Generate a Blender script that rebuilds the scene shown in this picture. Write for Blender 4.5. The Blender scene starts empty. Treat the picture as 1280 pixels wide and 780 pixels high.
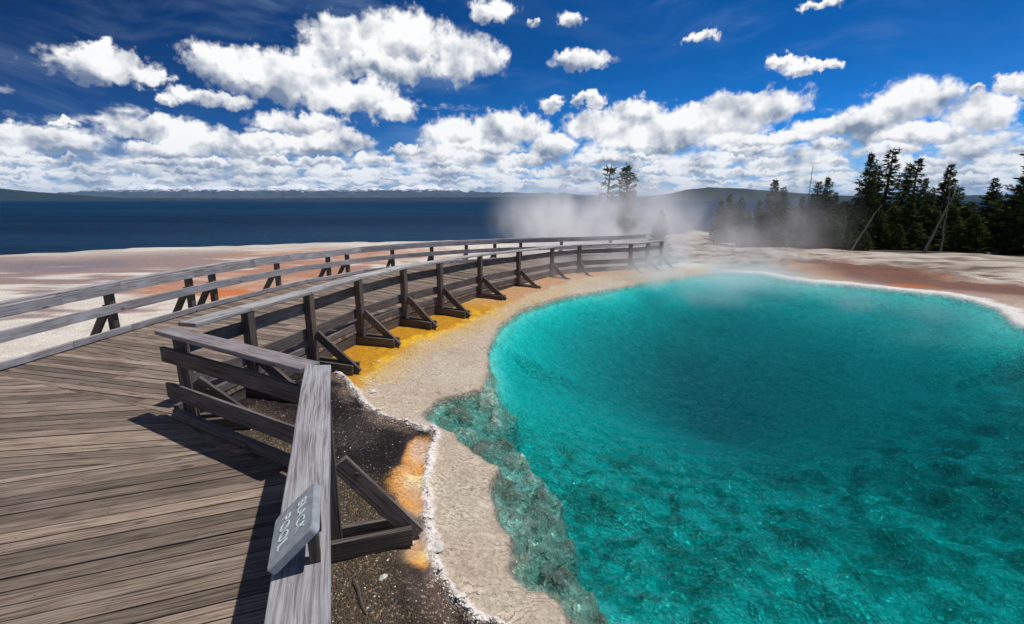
import bpy, math, random
import numpy as np
from mathutils import Vector, Matrix
random.seed(7); R = math.radians
SC = bpy.context.scene; COL = SC.collection

# ------------------------------------------------------------------ camera
F = 604.0; PITCH = math.atan(140 / F); CP, SP = math.cos(PITCH), math.sin(PITCH); H = 2.15
cam_d = bpy.data.cameras.new('camera'); cam = bpy.data.objects.new('camera', cam_d); COL.objects.link(cam)
cam_d.sensor_width = 36; cam_d.lens = F / 1280 * 36; cam_d.clip_start = .05; cam_d.clip_end = 60000
cam.location = (0, 0, H); cam.rotation_euler = (math.pi / 2 - PITCH, 0, 0); SC.camera = cam

def ray(px, py):
    u = (px - 640) / F; v = (390 - py) / F
    return (u, CP + v * SP, -SP + v * CP)
def P(px, py, z=0.0):                      # photo point -> point of the horizontal plane z
    d = ray(px, py); t = (z - H) / d[2]
    return (d[0] * t, d[1] * t)
def PP(l, z=0.0): return [P(a, b, z) for a, b in l]

# ------------------------------------------------------------------ light
SUN_EL = R(67.5); SUN_AZ = R(76)            # azimuth from +Y towards +X
sd = Vector((math.sin(SUN_AZ) * math.cos(SUN_EL), math.cos(SUN_AZ) * math.cos(SUN_EL), math.sin(SUN_EL)))
sun_l = bpy.data.lights.new('sun', 'SUN'); sun_l.energy = 4.0; sun_l.angle = R(.53); sun_l.color = (1, .965, .91)
sun = bpy.data.objects.new('sun', sun_l); COL.objects.link(sun)
sun.rotation_euler = (-sd).to_track_quat('-Z', 'Y').to_euler(); sun.location = (5, 2, 20)
SC.view_settings.view_transform = 'Standard'; SC.view_settings.look = 'None'
SC.view_settings.exposure = 0.0; SC.view_settings.gamma = 1.0; SC.view_settings.use_curve_mapping = False
SC.render.engine = 'CYCLES'; cy = SC.cycles
cy.use_denoising = True; cy.max_bounces = 8; cy.diffuse_bounces = 3; cy.glossy_bounces = 3; cy.transmission_bounces = 4
cy.transparent_max_bounces = 12; cy.volume_bounces = 3; cy.use_adaptive_sampling = True; cy.adaptive_threshold = .012; cy.adaptive_min_samples = 16; cy.volume_step_rate = 1.0; cy.volume_max_steps = 96
cy.sample_clamp_indirect = 6

# ------------------------------------------------------------------ node helpers
class NT:
    def __init__(s, tree): s.t = tree; s.n = tree.nodes; s.l = tree.links
    def new(s, typ, **kw):
        n = s.n.new(typ)
        for k, v in kw.items(): setattr(n, k, v)
        return n
    def put(s, inp, v):
        if isinstance(v, bpy.types.NodeSocket): s.l.new(v, inp)
        elif v is not None: inp.default_value = v
    def m(s, op, a, b=None, c=None, clamp=False):
        n = s.new('ShaderNodeMath', operation=op, use_clamp=clamp)
        for i, v in enumerate((a, b, c)):
            if v is not None: s.put(n.inputs[i], v)
        return n.outputs[0]
    def vm(s, op, a, b=None, out=0):
        n = s.new('ShaderNodeVectorMath', operation=op); s.put(n.inputs[0], a)
        if b is not None: s.put(n.inputs[3] if op == 'SCALE' else n.inputs[1], b)
        return n.outputs['Value'] if op in ('LENGTH', 'DOT_PRODUCT', 'DISTANCE') else n.outputs[0]
    def ss(s, v, a, b, lo=0.0, hi=1.0):
        n = s.new('ShaderNodeMapRange', interpolation_type='SMOOTHSTEP')
        s.put(n.inputs[0], v); s.put(n.inputs[1], a); s.put(n.inputs[2], b); s.put(n.inputs[3], lo); s.put(n.inputs[4], hi)
        return n.outputs[0]
    def noise(s, vec, scale, detail=5, rough=.55, dist=0.0, col=False, dim='3D'):
        n = s.new('ShaderNodeTexNoise', noise_dimensions=dim); s.put(n.inputs['Vector'], vec); n.inputs['Scale'].default_value = scale
        n.inputs['Detail'].default_value = detail; n.inputs['Roughness'].default_value = rough; n.inputs['Distortion'].default_value = dist
        return n.outputs[1 if col else 0]
    def mix(s, f, a, b, mode='MIX'):
        n = s.new('ShaderNodeMix', data_type='RGBA', blend_type=mode); s.put(n.inputs[0], f)
        for i, v in ((6, a), (7, b)):
            if not isinstance(v, bpy.types.NodeSocket) and len(v) == 3: v = (*v, 1)
            s.put(n.inputs[i], v)
        return n.outputs[2]
    def comb(s, x, y, z):
        n = s.new('ShaderNodeCombineXYZ')
        for i, v in enumerate((x, y, z)): s.put(n.inputs[i], v)
        return n.outputs[0]
    def sep(s, v):
        n = s.new('ShaderNodeSeparateXYZ'); s.put(n.inputs[0], v); return n.outputs
    def bump(s, h, strength, dist, normal=None):
        n = s.new('ShaderNodeBump'); s.put(n.inputs['Height'], h); n.inputs['Strength'].default_value = strength
        n.inputs['Distance'].default_value = dist
        if normal is not None: s.put(n.inputs['Normal'], normal)
        return n.outputs[0]

def material(name):
    m = bpy.data.materials.new(name); m.use_nodes = True; m.node_tree.nodes.clear()
    k = NT(m.node_tree); out = k.new('ShaderNodeOutputMaterial'); return m, k, out
def princ(k, out, col, rough=.8, spec=.3, normal=None, metal=0.0):
    b = k.new('ShaderNodeBsdfPrincipled'); k.put(b.inputs['Base Color'], (*col, 1) if isinstance(col, tuple) and len(col) == 3 else col)
    k.put(b.inputs['Roughness'], rough); k.put(b.inputs['Specular IOR Level'], spec); k.put(b.inputs['Metallic'], metal)
    if normal is not None: k.put(b.inputs['Normal'], normal)
    k.l.new(b.outputs[0], out.inputs['Surface']); return b

# ------------------------------------------------------------------ sky with clouds (world)
W = bpy.data.worlds.new('World'); SC.world = W; W.use_nodes = True; W.node_tree.nodes.clear(); k = NT(W.node_tree)
def azel(px, py):
    d = ray(px, py); return math.atan2(d[0], d[1]), math.atan2(d[2], math.hypot(d[0], d[1]))
CLOUDS = [ # photo centre and half sizes
 (135, 84, 78, 27), (120, 70, 40, 22), (185, 95, 34, 16),
 (430, 44, 66, 32), (510, 50, 78, 44), (575, 74, 58, 40), (490, 84, 90, 22), (400, 62, 40, 22),
 (285, 82, 62, 28), (350, 98, 90, 40), (440, 122, 84, 30), (490, 138, 40, 17), (275, 122, 62, 15), (215, 124, 20, 8),
 (375, 154, 76, 20), (425, 176, 50, 18), (330, 174, 46, 11), (50, 172, 120, 20), (210, 160, 90, 18), (265, 180, 84, 17), (90, 155, 26, 5),
 (585, 168, 60, 28), (640, 160, 66, 28), (690, 180, 42, 22), (790, 142, 40, 24), (755, 160, 58, 26), (735, 124, 24, 10), (684, 131, 26, 11),
 (725, 74, 54, 17), (617, 10, 38, 16), (712, 22, 22, 13), (672, 27, 11, 7), (870, 47, 26, 10), (1010, 86, 44, 9), (978, 80, 24, 10), (1040, 84, 16, 8), (1025, 5, 38, 9),
 (945, 134, 84, 27), (875, 158, 110, 30), (820, 175, 90, 24), (1140, 124, 64, 38), (1090, 152, 56, 28), (1222, 142, 58, 27), (1275, 106, 32, 16), (1221, 110, 14, 9),
 (1030, 160, 50, 15), (1130, 170, 90, 16), (560, 197, 90, 14), (940, 176, 100, 12)]
rc = random.Random(12)
for row, hw, hh, gp in ((186, 52, 10, 1.5), (201, 44, 8, 1.3), (214, 36, 6.2, 1.25), (225, 30, 4.8, 1.2), (234, 26, 3.6, 1.2)):
    cxr = -30 + rc.uniform(0, 40)
    while cxr < 1320:
        w_ = hw * rc.uniform(.6, 1.5); CLOUDS.append((cxr, row + rc.uniform(-4, 4) * hh / 8, w_, hh * rc.uniform(.8, 1.5))); cxr += w_ * 1.25 * gp * rc.uniform(.8, 1.5)
def blob_params():
    r = []
    for cx, cy_, rx, ry in CLOUDS:
        a, e = azel(cx, cy_); a1 = azel(cx + rx, cy_)[0]; a0 = azel(cx - rx, cy_)[0]; e1 = azel(cx, cy_ - ry)[1]; e0 = azel(cx, cy_ + ry)[1]
        r.append((a, e, abs(a1 - a0) / 2, abs(e1 - e0) / 2))
    return r
def group(name, outs):
    g = bpy.data.node_groups.new(name, 'ShaderNodeTree'); g.interface.new_socket('Vector', in_out='INPUT', socket_type='NodeSocketVector')
    for o_ in outs: g.interface.new_socket(o_, in_out='OUTPUT', socket_type='NodeSocketFloat')
    q = NT(g); return g, q, q.new('NodeGroupInput').outputs[0], q.new('NodeGroupOutput').inputs
# relief of the cloud heads: coarse and fine billows
gn, q, v, go = group('cloud_noise', ('Coarse', 'Fine', 'Layer', 'Soft'))
sx = q.sep(v)
c_ = q.m('SUBTRACT', q.noise(v, 10, 7, .60, dim='2D'), .5)
bil = q.new('ShaderNodeTexVoronoi', feature='F1', voronoi_dimensions='2D'); q.put(bil.inputs['Vector'], q.vm('ADD', v, q.vm('SCALE', q.noise(v, 30, 2, .6, col=True, dim='2D'), .02)))
bil.inputs['Scale'].default_value = 30; bil.inputs['Detail'].default_value = 2.5; bil.inputs['Roughness'].default_value = .55
f_ = q.m('SUBTRACT', .55, bil.outputs['Distance'])
near = q.noise(q.comb(q.m('MULTIPLY', sx[0], 8), q.m('MULTIPLY', sx[1], 20), 0), 1, 6, .6, dim='2D')
low = q.noise(q.comb(q.m('MULTIPLY', sx[0], 17), q.m('MULTIPLY', sx[1], 60), 0), 1, 5, .6, dim='2D')
fl = q.ss(sx[1], .02, .11)
ln = q.m('SUBTRACT', q.m('ADD', q.m('MULTIPLY', near, fl), q.m('MULTIPLY', low, q.m('SUBTRACT', 1.0, fl))), .5)
soft = q.noise(v, 16, 3, .5, dim='2D'); q.l.new(soft, go[3])
q.l.new(c_, go[0]); q.l.new(f_, go[1]); q.l.new(ln, go[2])
# the big clouds: how deep inside, and how high in their own cloud
gb, q, v, go = group('cloud_shapes', ('Inside', 'Height')); sx_ = q.sep(v)
wsc = q.ss(sx_[1], .0, .2, .32, 1.0)
warp = q.vm('SCALE', q.vm('SUBTRACT', q.noise(v, 13, 3, .6, col=True, dim='2D'), (.5, .5, .5)), q.m('MULTIPLY', wsc, .055))
warp2 = q.vm('SCALE', q.vm('SUBTRACT', q.noise(v, 45, 4, .65, col=True, dim='2D'), (.5, .5, .5)), .034)
vw = q.vm('ADD', q.vm('ADD', v, q.vm('MULTIPLY', warp, (1, .7, 0))), q.vm('MULTIPLY', warp2, (1, .8, 0)))
acc = sw = sh = None
for a, e, ra, re in blob_params():
    dvec = q.vm('MULTIPLY', q.vm('SUBTRACT', vw, (a, e, 0)), (1 / ra, 1 / re, 0)); d = q.vm('LENGTH', dvec); y_ = q.vm('DOT_PRODUCT', dvec, (0, 1, 0))
    acc = d if acc is None else q.m('SMOOTH_MIN', acc, d, .18)
    w_ = q.m('POWER', q.m('ADD', d, .25), -5.0); sw = w_ if sw is None else q.m('ADD', sw, w_); t_ = q.m('MULTIPLY', w_, y_); sh = t_ if sh is None else q.m('ADD', sh, t_)
q.l.new(q.m('SUBTRACT', 1.0, acc), go[0]); q.l.new(q.m('DIVIDE', sh, sw), go[1])

tc = k.new('ShaderNodeTexCoord'); dv = tc.outputs['Generated']; s3 = k.sep(dv)
az = k.m('ARCTAN2', s3[0], s3[1]); el = k.m('ARCSINE', s3[2]); ae = k.comb(az, el, 0)
def use(gr, off):
    n = k.new('ShaderNodeGroup'); n.node_tree = gr; k.put(n.inputs[0], k.vm('ADD', ae, off)); return n.outputs
N0 = use(gn, (0, 0, 0)); N1 = use(gn, (.006, .013, 0)); N2 = use(gn, (.014, .032, 0)); B0 = use(gb, (0, 0, 0))
def dens(N): return k.m('ADD', k.m('MULTIPLY', N[0], 1.25), k.m('MULTIPLY', N[1], .34))
n0 = dens(N0)
D1 = k.m('ADD', k.m('ADD', k.m('MULTIPLY', B0[0], 1.3), k.m('MULTIPLY', n0, k.ss(el, .02, .18, .6, 1.0))), .05)
cov = k.ss(el, .02, .20, .20, -.16); cov2 = k.ss(el, .17, .32, 0, -.6)
D2 = k.m('ADD', k.m('MULTIPLY', k.m('ADD', N0[2], k.m('ADD', cov, cov2)), 2.1), k.m('MULTIPLY', n0, .55))
side = k.ss(k.m('ABSOLUTE', az), .86, 1.1, -2.0, 0)
D3 = k.m('ADD', k.m('MULTIPLY', k.m('SUBTRACT', k.noise(ae, 3.2, 5, .6, dim='2D'), .56), 4.0), side)
D0 = k.m('MAXIMUM', k.m('MAXIMUM', D1, D2), D3)
alpha = k.ss(D0, -.06, .46)
isl = k.ss(k.m('SUBTRACT', D1, D2), -.25, .25)          # 1 where the big clouds lie in front of the far layer
rel1 = k.m('MULTIPLY', k.m('SUBTRACT', n0, dens(N1)), .55)
rel2 = k.m('MULTIPLY', k.m('SUBTRACT', N0[3], N2[3]), 1.8)
relL = k.m('MULTIPLY', k.m('SUBTRACT', N0[2], N1[2]), 2.0)
hb = k.ss(B0[1], -.70, .30, -.60, .30)
hb = k.mix(isl, k.comb(k.m('ADD', relL, -.04), 0, 0), k.comb(hb, 0, 0)); hb = k.sep(hb)[0]
thick = k.m('MULTIPLY', k.ss(D0, .15, 1.3), -.16)
sun_side = k.ss(az, .2, 1.0, 0, -.06)
lit = k.m('ADD', k.m('ADD', k.m('ADD', k.m('ADD', rel1, rel2), hb), k.m('ADD', thick, .80)), sun_side, clamp=True)
ccol = k.mix(lit, (.20, .26, .37), (1.0, 1.0, 1.0))
ccol = k.mix(k.ss(D0, .30, .0, 0, .5), ccol, (.80, .86, .95))
ccol = k.mix(k.ss(el, .0, .12, .30, 0), ccol, (.55, .65, .80))
sky = k.new('ShaderNodeTexSky', sky_type='NISHITA', sun_disc=False, sun_elevation=SUN_EL, sun_rotation=SUN_AZ)
sky.altitude = 2300; sky.air_density = 1.0; sky.dust_density = .2; sky.ozone_density = 2.5
SKY_STR = .1
skyc = k.mix(1.0, sky.outputs[0], k.mix(k.ss(az, -.95, .55), (.008, .105, .27), (.010, .37, .80)), 'MULTIPLY')
skyc = k.mix(k.ss(el, .0, .30, .75, 0), skyc, k.mix(1.0, skyc, (9, 1.9, 1.75), 'MULTIPLY'))
cirr = k.noise(k.vm('MULTIPLY', k.vm('ADD', ae, k.vm('SCALE', k.noise(ae, 3, 2, .5, col=True, dim='2D'), .12)), (1.4, 7, 1)), 2.2, 5, .6, dim='2D')
cirm = k.m('MULTIPLY', k.ss(cirr, .45, .80), k.ss(k.noise(ae, 2.3, 2, .5, dim='2D'), .42, .65, .04, .26))
skyc = k.mix(k.ss(el, .12, .0, 0, .75), skyc, (3.6, 5.2, 7.4))
skyc = k.mix(cirm, skyc, (4.0, 5.4, 7.2))
ccs = k.vm('SCALE', ccol, 1.0 / SKY_STR)
final = k.mix(alpha, skyc, ccs)
bg = k.new('ShaderNodeBackground'); k.put(bg.inputs[0], final); bg.inputs[1].default_value = SKY_STR
W.cycles.sampling_method = 'MANUAL'; W.cycles.sample_map_resolution = 256
wo = k.new('ShaderNodeOutputWorld'); k.l.new(bg.outputs[0], wo.inputs[0])

# ------------------------------------------------------------------ object helpers
def link(o, parent=None):
    COL.objects.link(o)
    if parent is not None: o.parent = parent
    return o
def tag(o, label=None, cat=None, group=None, kind=None):
    for a, b in (('label', label), ('category', cat), ('group', group), ('kind', kind)):
        if b: o[a] = b
    return o
def thing(name, loc, label, cat, group=None):
    o = bpy.data.objects.new(name, None); o.location = loc; o.empty_display_size = .2; COL.objects.link(o)
    return tag(o, label, cat, group)
def mesh_obj(name, verts, faces, mat, parent=None, smooth=False, origin=None):
    me = bpy.data.meshes.new(name)
    if origin is not None: verts = [(x - origin[0], y - origin[1], z - origin[2]) for x, y, z in verts]
    me.from_pydata([tuple(v) for v in verts], [], faces); me.materials.append(mat)
    if smooth: me.shade_smooth()
    o = bpy.data.objects.new(name, me); link(o, parent)
    if origin is not None: o.location = origin
    return o

class MB:
    """collects boards; builds ONE mesh, with a grain UV (u along the board) and a random value per board"""
    def __init__(s): s.v = []; s.f = []; s.uv = []; s.r = []
    def board(s, a, b, w, t, up=(0, 0, 1), seg=1, warp=0.0, rnd=None, skew0=0.0, skew1=0.0):
        a = Vector(a); b = Vector(b); d = b - a; L = d.length; d = d.normalized(); up = Vector(up)
        sd_ = d.cross(up).normalized(); n = sd_.cross(d).normalized()
        rv = random.random() if rnd is None else rnd; off = rv * 37.0
        base = len(s.v)
        for i in range(seg + 1):
            x = L * i / seg; c = a + d * x
            wy = random.uniform(-warp, warp); wz = random.uniform(-warp, warp) * .6; ww = w * (1 + random.uniform(-1, 1) * warp * 2)
            for (sy, sz) in ((-1, -1), (1, -1), (1, 1), (-1, 1)):
                sk = (skew0 if i == 0 else skew1 if i == seg else 0) * sy * w / 2
                s.v.append(c + sd_ * (sy * ww / 2 + wy) + n * (sz * t / 2 + wz) + d * sk)
        vv = (0, w, w + t, 2 * w + t, 2 * (w + t))
        for i in range(seg):
            o0 = base + 4 * i; o1 = o0 + 4; u0 = off + L * i / seg; u1 = off + L * (i + 1) / seg
            for j in range(4):
                j2 = (j + 1) % 4
                s.f.append((o0 + j, o0 + j2, o1 + j2, o1 + j)); s.r.append(rv)
                s.uv += [(u0, vv[j] + off), (u0, vv[j + 1] + off), (u1, vv[j + 1] + off), (u1, vv[j] + off)]
        e = base + 4 * seg
        s.f.append((base + 3, base + 2, base + 1, base)); s.uv += [(off, off), (off + .02, off), (off + .02, off + w), (off, off + w)]; s.r.append(rv)
        s.f.append((e, e + 1, e + 2, e + 3)); s.uv += [(off, off), (off + .02, off), (off + .02, off + w), (off, off + w)]; s.r.append(rv)
    def prism(s, poly, z0, z1, d, rnd):
        """a convex plank outline seen from above, between z0 and z1; grain along d"""
        base = len(s.v); n = len(poly); off = rnd * 37.0
        for z in (z0, z1):
            for (x, y) in poly: s.v.append(Vector((x, y, z)))
        def uv(x, y, z=0): return (x * d[0] + y * d[1] + off, -x * d[1] + y * d[0] + off + z)
        s.f.append(tuple(base + n + i for i in range(n))); s.uv += [uv(*p) for p in poly]; s.r.append(rnd)
        s.f.append(tuple(base + n - 1 - i for i in range(n))); s.uv += [uv(*p) for p in reversed(poly)]; s.r.append(rnd)
        for i in range(n):
            j = (i + 1) % n
            s.f.append((base + i, base + j, base + n + j, base + n + i)); s.r.append(rnd)
            s.uv += [uv(*poly[i], z0), uv(*poly[j], z0), uv(*poly[j], z1), uv(*poly[i], z1)]
    def build(s, name, mat, parent=None, bevel=0.0, origin=(0, 0, 0)):
        og = Vector(origin); me = bpy.data.meshes.new(name)
        me.from_pydata([tuple(v - og) for v in s.v], [], s.f); me.materials.append(mat)
        uv = me.uv_layers.new(name='grain'); uv.data.foreach_set('uv', [c for p in s.uv for c in p])
        at = me.attributes.new('rnd', 'FLOAT', 'FACE'); at.data.foreach_set('value', s.r)
        o = bpy.data.objects.new(name, me); link(o, parent)
        if parent is None: o.location = og
        else: o.location = og - parent.location
        if bevel:
            b = o.modifiers.new('bevel', 'BEVEL'); b.width = bevel; b.segments = 2; b.limit_method = 'ANGLE'; b.angle_limit = R(50)
        return o

# ------------------------------------------------------------------ numpy noise / geometry
def vnoise(x, y, seed=0):
    xi = np.floor(x).astype(np.int64); yi = np.floor(y).astype(np.int64); xf = x - xi; yf = y - yi
    def h(a, b):
        n = (a * 374761393 + b * 668265263 + seed * 1442695041) & 0xffffffff
        n = ((n ^ (n >> 13)) * 1274126177) & 0xffffffff
        return ((n ^ (n >> 16)) & 0xffff) / 65535.0
    u = xf * xf * (3 - 2 * xf); w = yf * yf * (3 - 2 * yf)
    return (h(xi, yi) * (1 - u) + h(xi + 1, yi) * u) * (1 - w) + (h(xi, yi + 1) * (1 - u) + h(xi + 1, yi + 1) * u) * w
def fbm(x, y, sc, octv=4, seed=0, rough=.5):
    s = 0; a = 1; t = 0
    for i in range(octv):
        s = s + a * vnoise(x * sc + 17.3 * i, y * sc - 9.1 * i, seed + i); t += a; a *= rough; sc *= 2.03
    return s / t
def sst(x, a, b):
    t = np.clip((x - a) / (b - a), 0, 1); return t * t * (3 - 2 * t)
def dist_poly(x, y, pts, closed=True):
    d = np.full(x.shape, 1e9); n = len(pts)
    for i in range(n if closed else n - 1):
        (x0, y0), (x1, y1) = pts[i], pts[(i + 1) % n]
        dx, dy = x1 - x0, y1 - y0; t = np.clip(((x - x0) * dx + (y - y0) * dy) / (dx * dx + dy * dy + 1e-12), 0, 1)
        d = np.minimum(d, np.hypot(x - x0 - t * dx, y - y0 - t * dy))
    return d
def inside(x, y, pts):
    c = np.zeros(x.shape, bool); n = len(pts)
    for i in range(n):
        (x0, y0), (x1, y1) = pts[i], pts[(i + 1) % n]
        if y0 == y1: continue
        c ^= ((y0 > y) != (y1 > y)) & (x < (x1 - x0) * (y - y0) / (y1 - y0) + x0)
    return c
def sdf(x, y, pts):
    d = dist_poly(x, y, pts); return np.where(inside(x, y, pts), d, -d)     # positive inside
def smooth_line(pts, n=4):
    out = []
    for i in range(len(pts) - 1):
        p0 = pts[max(i - 1, 0)]; p1 = pts[i]; p2 = pts[i + 1]; p3 = pts[min(i + 2, len(pts) - 1)]
        for j in range(n):
            t = j / n
            out.append(tuple(.5 * ((2 * p1[c]) + (-p0[c] + p2[c]) * t + (2 * p0[c] - 5 * p1[c] + 4 * p2[c] - p3[c]) * t * t + (-p0[c] + 3 * p1[c] - 3 * p2[c] + p3[c]) * t ** 3) for c in (0, 1)))
    out.append(pts[-1]); return out

# ------------------------------------------------------------------ plan of the place
DECK = .35; KERB = .44; CAP = 1.11
POOL = PP([(608,440),(622,410),(650,389),(700,373),(760,362),(820,351.5),(868,345),(910,341),(949,342),(974,348),(1014,354),(1053,356),(1125,364),(1179,369),(1215,376),(1245,386),(1262,402),(1290,414)])
POOL += [(9.3, 6.2), (9.6, 3), (8.5, -.5), (5.5, -3), (2.4, -2.6), (.9, -.6), (.42, 1.2)]
POOL += list(reversed(PP([(608,440),(612,465),(600,490),(570,495),(548,502),(529,521),(562,542),(591,569),(621,587),(611,616),(617,645),(634,673),(638,714),(656,741),(685,743),(703,753),(712,780)])))[:-1]
LEDGE = PP([(600,455),(615,476),(618,499),(629,511),(643,520),(638,534),(620,545),(638,559),(657,580),(668,598),(689,612),(700,630),(708,665),(716,694),(708,716),(735,745),(756,790)], -.12)
LEDGE = LEDGE + [(.75, .8), (-.2, .8), (-2, 3), (-2, 6), (-.7, 6.4)]
CRUST = PP([(405,462),(420,474),(435,486),(460,512),(490,528),(520,533),(543,536),(546,545),(537,570),(533,600),(536,650),(539,690),(548,715),(570,748),(600,772),(650,792)], .06) + [(.3, .9)]
GRAVEL = CRUST + [(.5, -1), (-3.5, -1), (-3.4, 5.2), (-2.6, 5.6)]
SHORE = [(-60, -8), (-34, 8), (-26, 14.5), (-20.8, 19.6), (-16.7, 23.1), (-10.2, 25.6), (-1.8, 27.2), (4, 28.5), (9, 36), (16, 52), (40, 74), (90, 100), (260, 200)]
C_OUT = [(-2.78, 3.92), (-2.58, 4.66), (-2.34, 5.55), (-2.10, 6.65), (-1.70, 7.68), (-1.23, 8.44), (-.59, 9.50), (.18, 10.30), (.96, 11.12), (1.64, 11.60), (2.98, 12.06), (3.50, 12.38), (3.98, 12.80)]
A_DIR = Vector((.75, -2.06)).normalized(); B_END = Vector((-1.185, 3.00))
def drop(y): t = min(max((y - 8.0) / 5.5, 0), 1); return -.17 * t * t * (3 - 2 * t)      # the walkway sinks gently towards its far end
def sunk(p, h):
    f = 1.0
    for _ in range(12): f = 1 - drop(p[1] * f) / h
    return (p[0] * f, p[1] * f)
C_OUT = [sunk(p, 1.04) for p in C_OUT]; C_TAIL = (C_OUT[-1][0] + .95, C_OUT[-1][1] + 1.0)
L_EDGE = [(-5.75, -2.0), (-5.72, 1.5), (-5.64, 4.2), (-5.56, 5.3), (-5.46, 6.35), (-5.33, 7.6), (-5.12, 8.4), (-4.72, 9.7), (-4.02, 10.95), (-3.2, 12.05), (-2.2, 12.95), (-1.0, 13.75), (.3, 14.3), (1.9, 14.75), (3.5, 15.3), (4.6, 16.2)]

# ------------------------------------------------------------------ ground
def axis(lo, f0, f1, hi, step, grow=1.16, fine=None):
    l = [f0]; d = step
    while l[-1] > lo: d *= grow; l.append(l[-1] - d)
    l = l[::-1]; x = f0
    while x < f1:
        st = fine[2] if fine and fine[0] < x < fine[1] else step
        x += st; l.append(x)
    d = step
    while l[-1] < hi: d *= grow; l.append(l[-1] + d)
    return np.array(l)
ax = axis(-260, -7, 11, 420, .075, 1.1, (-2.4, 2.6, .024)); ay = axis(-60, .4, 16, 420, .06, 1.075, (1.2, 5.6, .026))
X, Y = np.meshgrid(ax, ay, indexing='ij'); x = X.ravel(); y = Y.ravel()
jn = (fbm(x, y, 2.2, 4, 5) - .5) * .28; jn2 = (fbm(x, y, 7, 3, 9) - .5) * .10
pd = sdf(x, y, POOL) + jn2 * .9
ld = sdf(x, y, LEDGE) + jn2 * .8
gd = sdf(x, y, GRAVEL) + jn2 * .7
cd = dist_poly(x, y, CRUST, False)
C_MID = C_OUT + [C_TAIL]
bd = dist_poly(x, y, C_MID, False)
shd = np.interp(x, [p[0] for p in SHORE], [p[1] for p in SHORE]) - y + (fbm(x, y, .25, 4, 31) - .5) * 2.2   # >0 on land
# heights of the land
far = np.clip(np.hypot(x - 3, y - 6) - 9, 0, None)
right = sst(x, 1.0, 9.0)
z = .05 + .10 * sst(bd, 1.6, .2) + .05 * (fbm(x, y, .5, 3, 2) - .5)
z = z + right * (-.052 * np.clip(far, 0, 26)) * (1 - .25 * (fbm(x, y, .12, 3, 77))) + right * sst(far, 2, 8) * ((fbm(x * .35, y * 1.3, .5, 4, 8) - .5) * .35)
terr = (fbm(x * .4 + y * .12, y, 1.3, 4, 12)); z = z + right * sst(far, 1.0, 3) * .45 * (np.floor(terr * 12) / 12 - .5)
z = z + (1 - right) * sst(x, -5.2, -6.4) * .05 * (fbm(x, y, 1.1, 4, 14) - .3)
land_far = sst(shd, 9, 2)
z = np.where(shd < 1.2, z - sst(shd, 1.2, -3) * 4.6, z)
z += .012 * (fbm(x, y, 9, 3, 3) - .5)
# white crust and gravel
crs = sst(cd, .05, .008) * sst(fbm(x, y, 16, 2, 21), .15, .55)
z += .05 * crs * (.5 + fbm(x, y, 28, 2, 27))
z += np.where(gd > 0, .05 * sst(gd, 0, .25) + .018 * (fbm(x, y, 14, 3, 22) - .5) + .05 * (fbm(x, y, 2.4, 3, 25) - .5), 0)
# the pool
lip = sst(pd, -.16, 0.0)
z = z * (1 - lip * .72) + lip * .006
ledge_d = .015 + .05 * sst(pd, .01, .05) + .02 * sst(pd, .05, .55) + (.17 * (1 - np.abs(2 * fbm(x, y, 3.6, 4, 41) - 1)) - .12) * sst(pd, .02, .12) + .11 * (np.abs(fbm(x, y, 13, 3, 42) - .5) * 2 - .3) * sst(pd, 0, .1)
cxp, cyp = 3.5, 7.9
bowl = 1.0 - np.clip(np.hypot((x - cxp) / np.where(x > cxp, 6.5, 4.0), (y - cyp) / 5.4), 0, 1)
basin = .10 + .42 * sst(pd, 0, .7) + 1.45 * bowl ** 1.35 + (.22 * (fbm(x, y, 1.7, 4, 51) - .5) + .26 * (fbm(x, y, 4.6, 3, 52) - .5)) * sst(pd, .1, .7) * (.12 + .88 * sst(y - .25 * x, 6.5, 4.0))
basin = np.where(y > 7.5, np.minimum(basin, .05 + pd * .55 + .04 * fbm(x, y, 2, 3, 60)), basin)
inl = sst(ld, -.10, .01)
ledge_d = np.clip(ledge_d, .012, None); depth = inl * np.minimum(ledge_d, basin + .1) + (1 - inl) * basin
z = np.where(pd > 0, np.minimum(z, .02) * (1 - sst(pd, 0, .02)) - np.clip(depth, 0, None) * sst(pd, 0, .022), z)
# colours of the ground
def C(*a): return np.array(a)[None, :]
def blend(c, m, col): m = np.clip(m, 0, 1)[:, None]; return c * (1 - m) + col * m
n1 = fbm(x, y, .35, 5, 61); n2 = fbm(x, y, 1.6, 4, 62); n3 = fbm(x * .35, y * 1.6, .9, 5, 63); n4 = fbm(x, y, 5, 3, 64)
col = np.repeat(C(.68, .62, .54), len(x), 0)
col = blend(col, sst(n2, .35, .75) * .6, C(.74, .70, .63)); col = blend(col, sst(n4, .5, .8) * .35, C(.34, .29, .24))
leftm = (1 - sst(x, -2.5, 1.5)) * sst(bd, 1.5, 3.2)
def spot(px, py, rx, ry, z0=.05, amp=.55):
    cx, cy_ = P(px, py, z0); return 1 - np.hypot((x - cx) / rx, (y - cy_) / ry) + (n2 - .5) * amp * 1.6 + (n4 - .5) * amp * .6
col = blend(col, leftm * sst(n3 + (spot(110, 330, 9, 4.5) * .35), .40, .54) * .9, C(.27, .185, .175))
col = blend(col, leftm * sst(spot(60, 332, 4.5, 2.0), .1, .6) * .7, C(.20, .18, .21))
col = blend(col, sst(spot(330, 345, 3.4, 4.2), .0, .6) * .8, C(.46, .22, .13))
col = blend(col, sst(spot(430, 318, 5.5, 4.5), .0, .6) * .75, C(.50, .25, .16))
col = blend(col, sst(spot(290, 368, 1.3, .8), .1, .5) * .95, C(.62, .17, .035))
col = blend(col, sst(spot(255, 362, 2.0, 1.2), .1, .6) * .6, C(.50, .19, .09))
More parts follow.
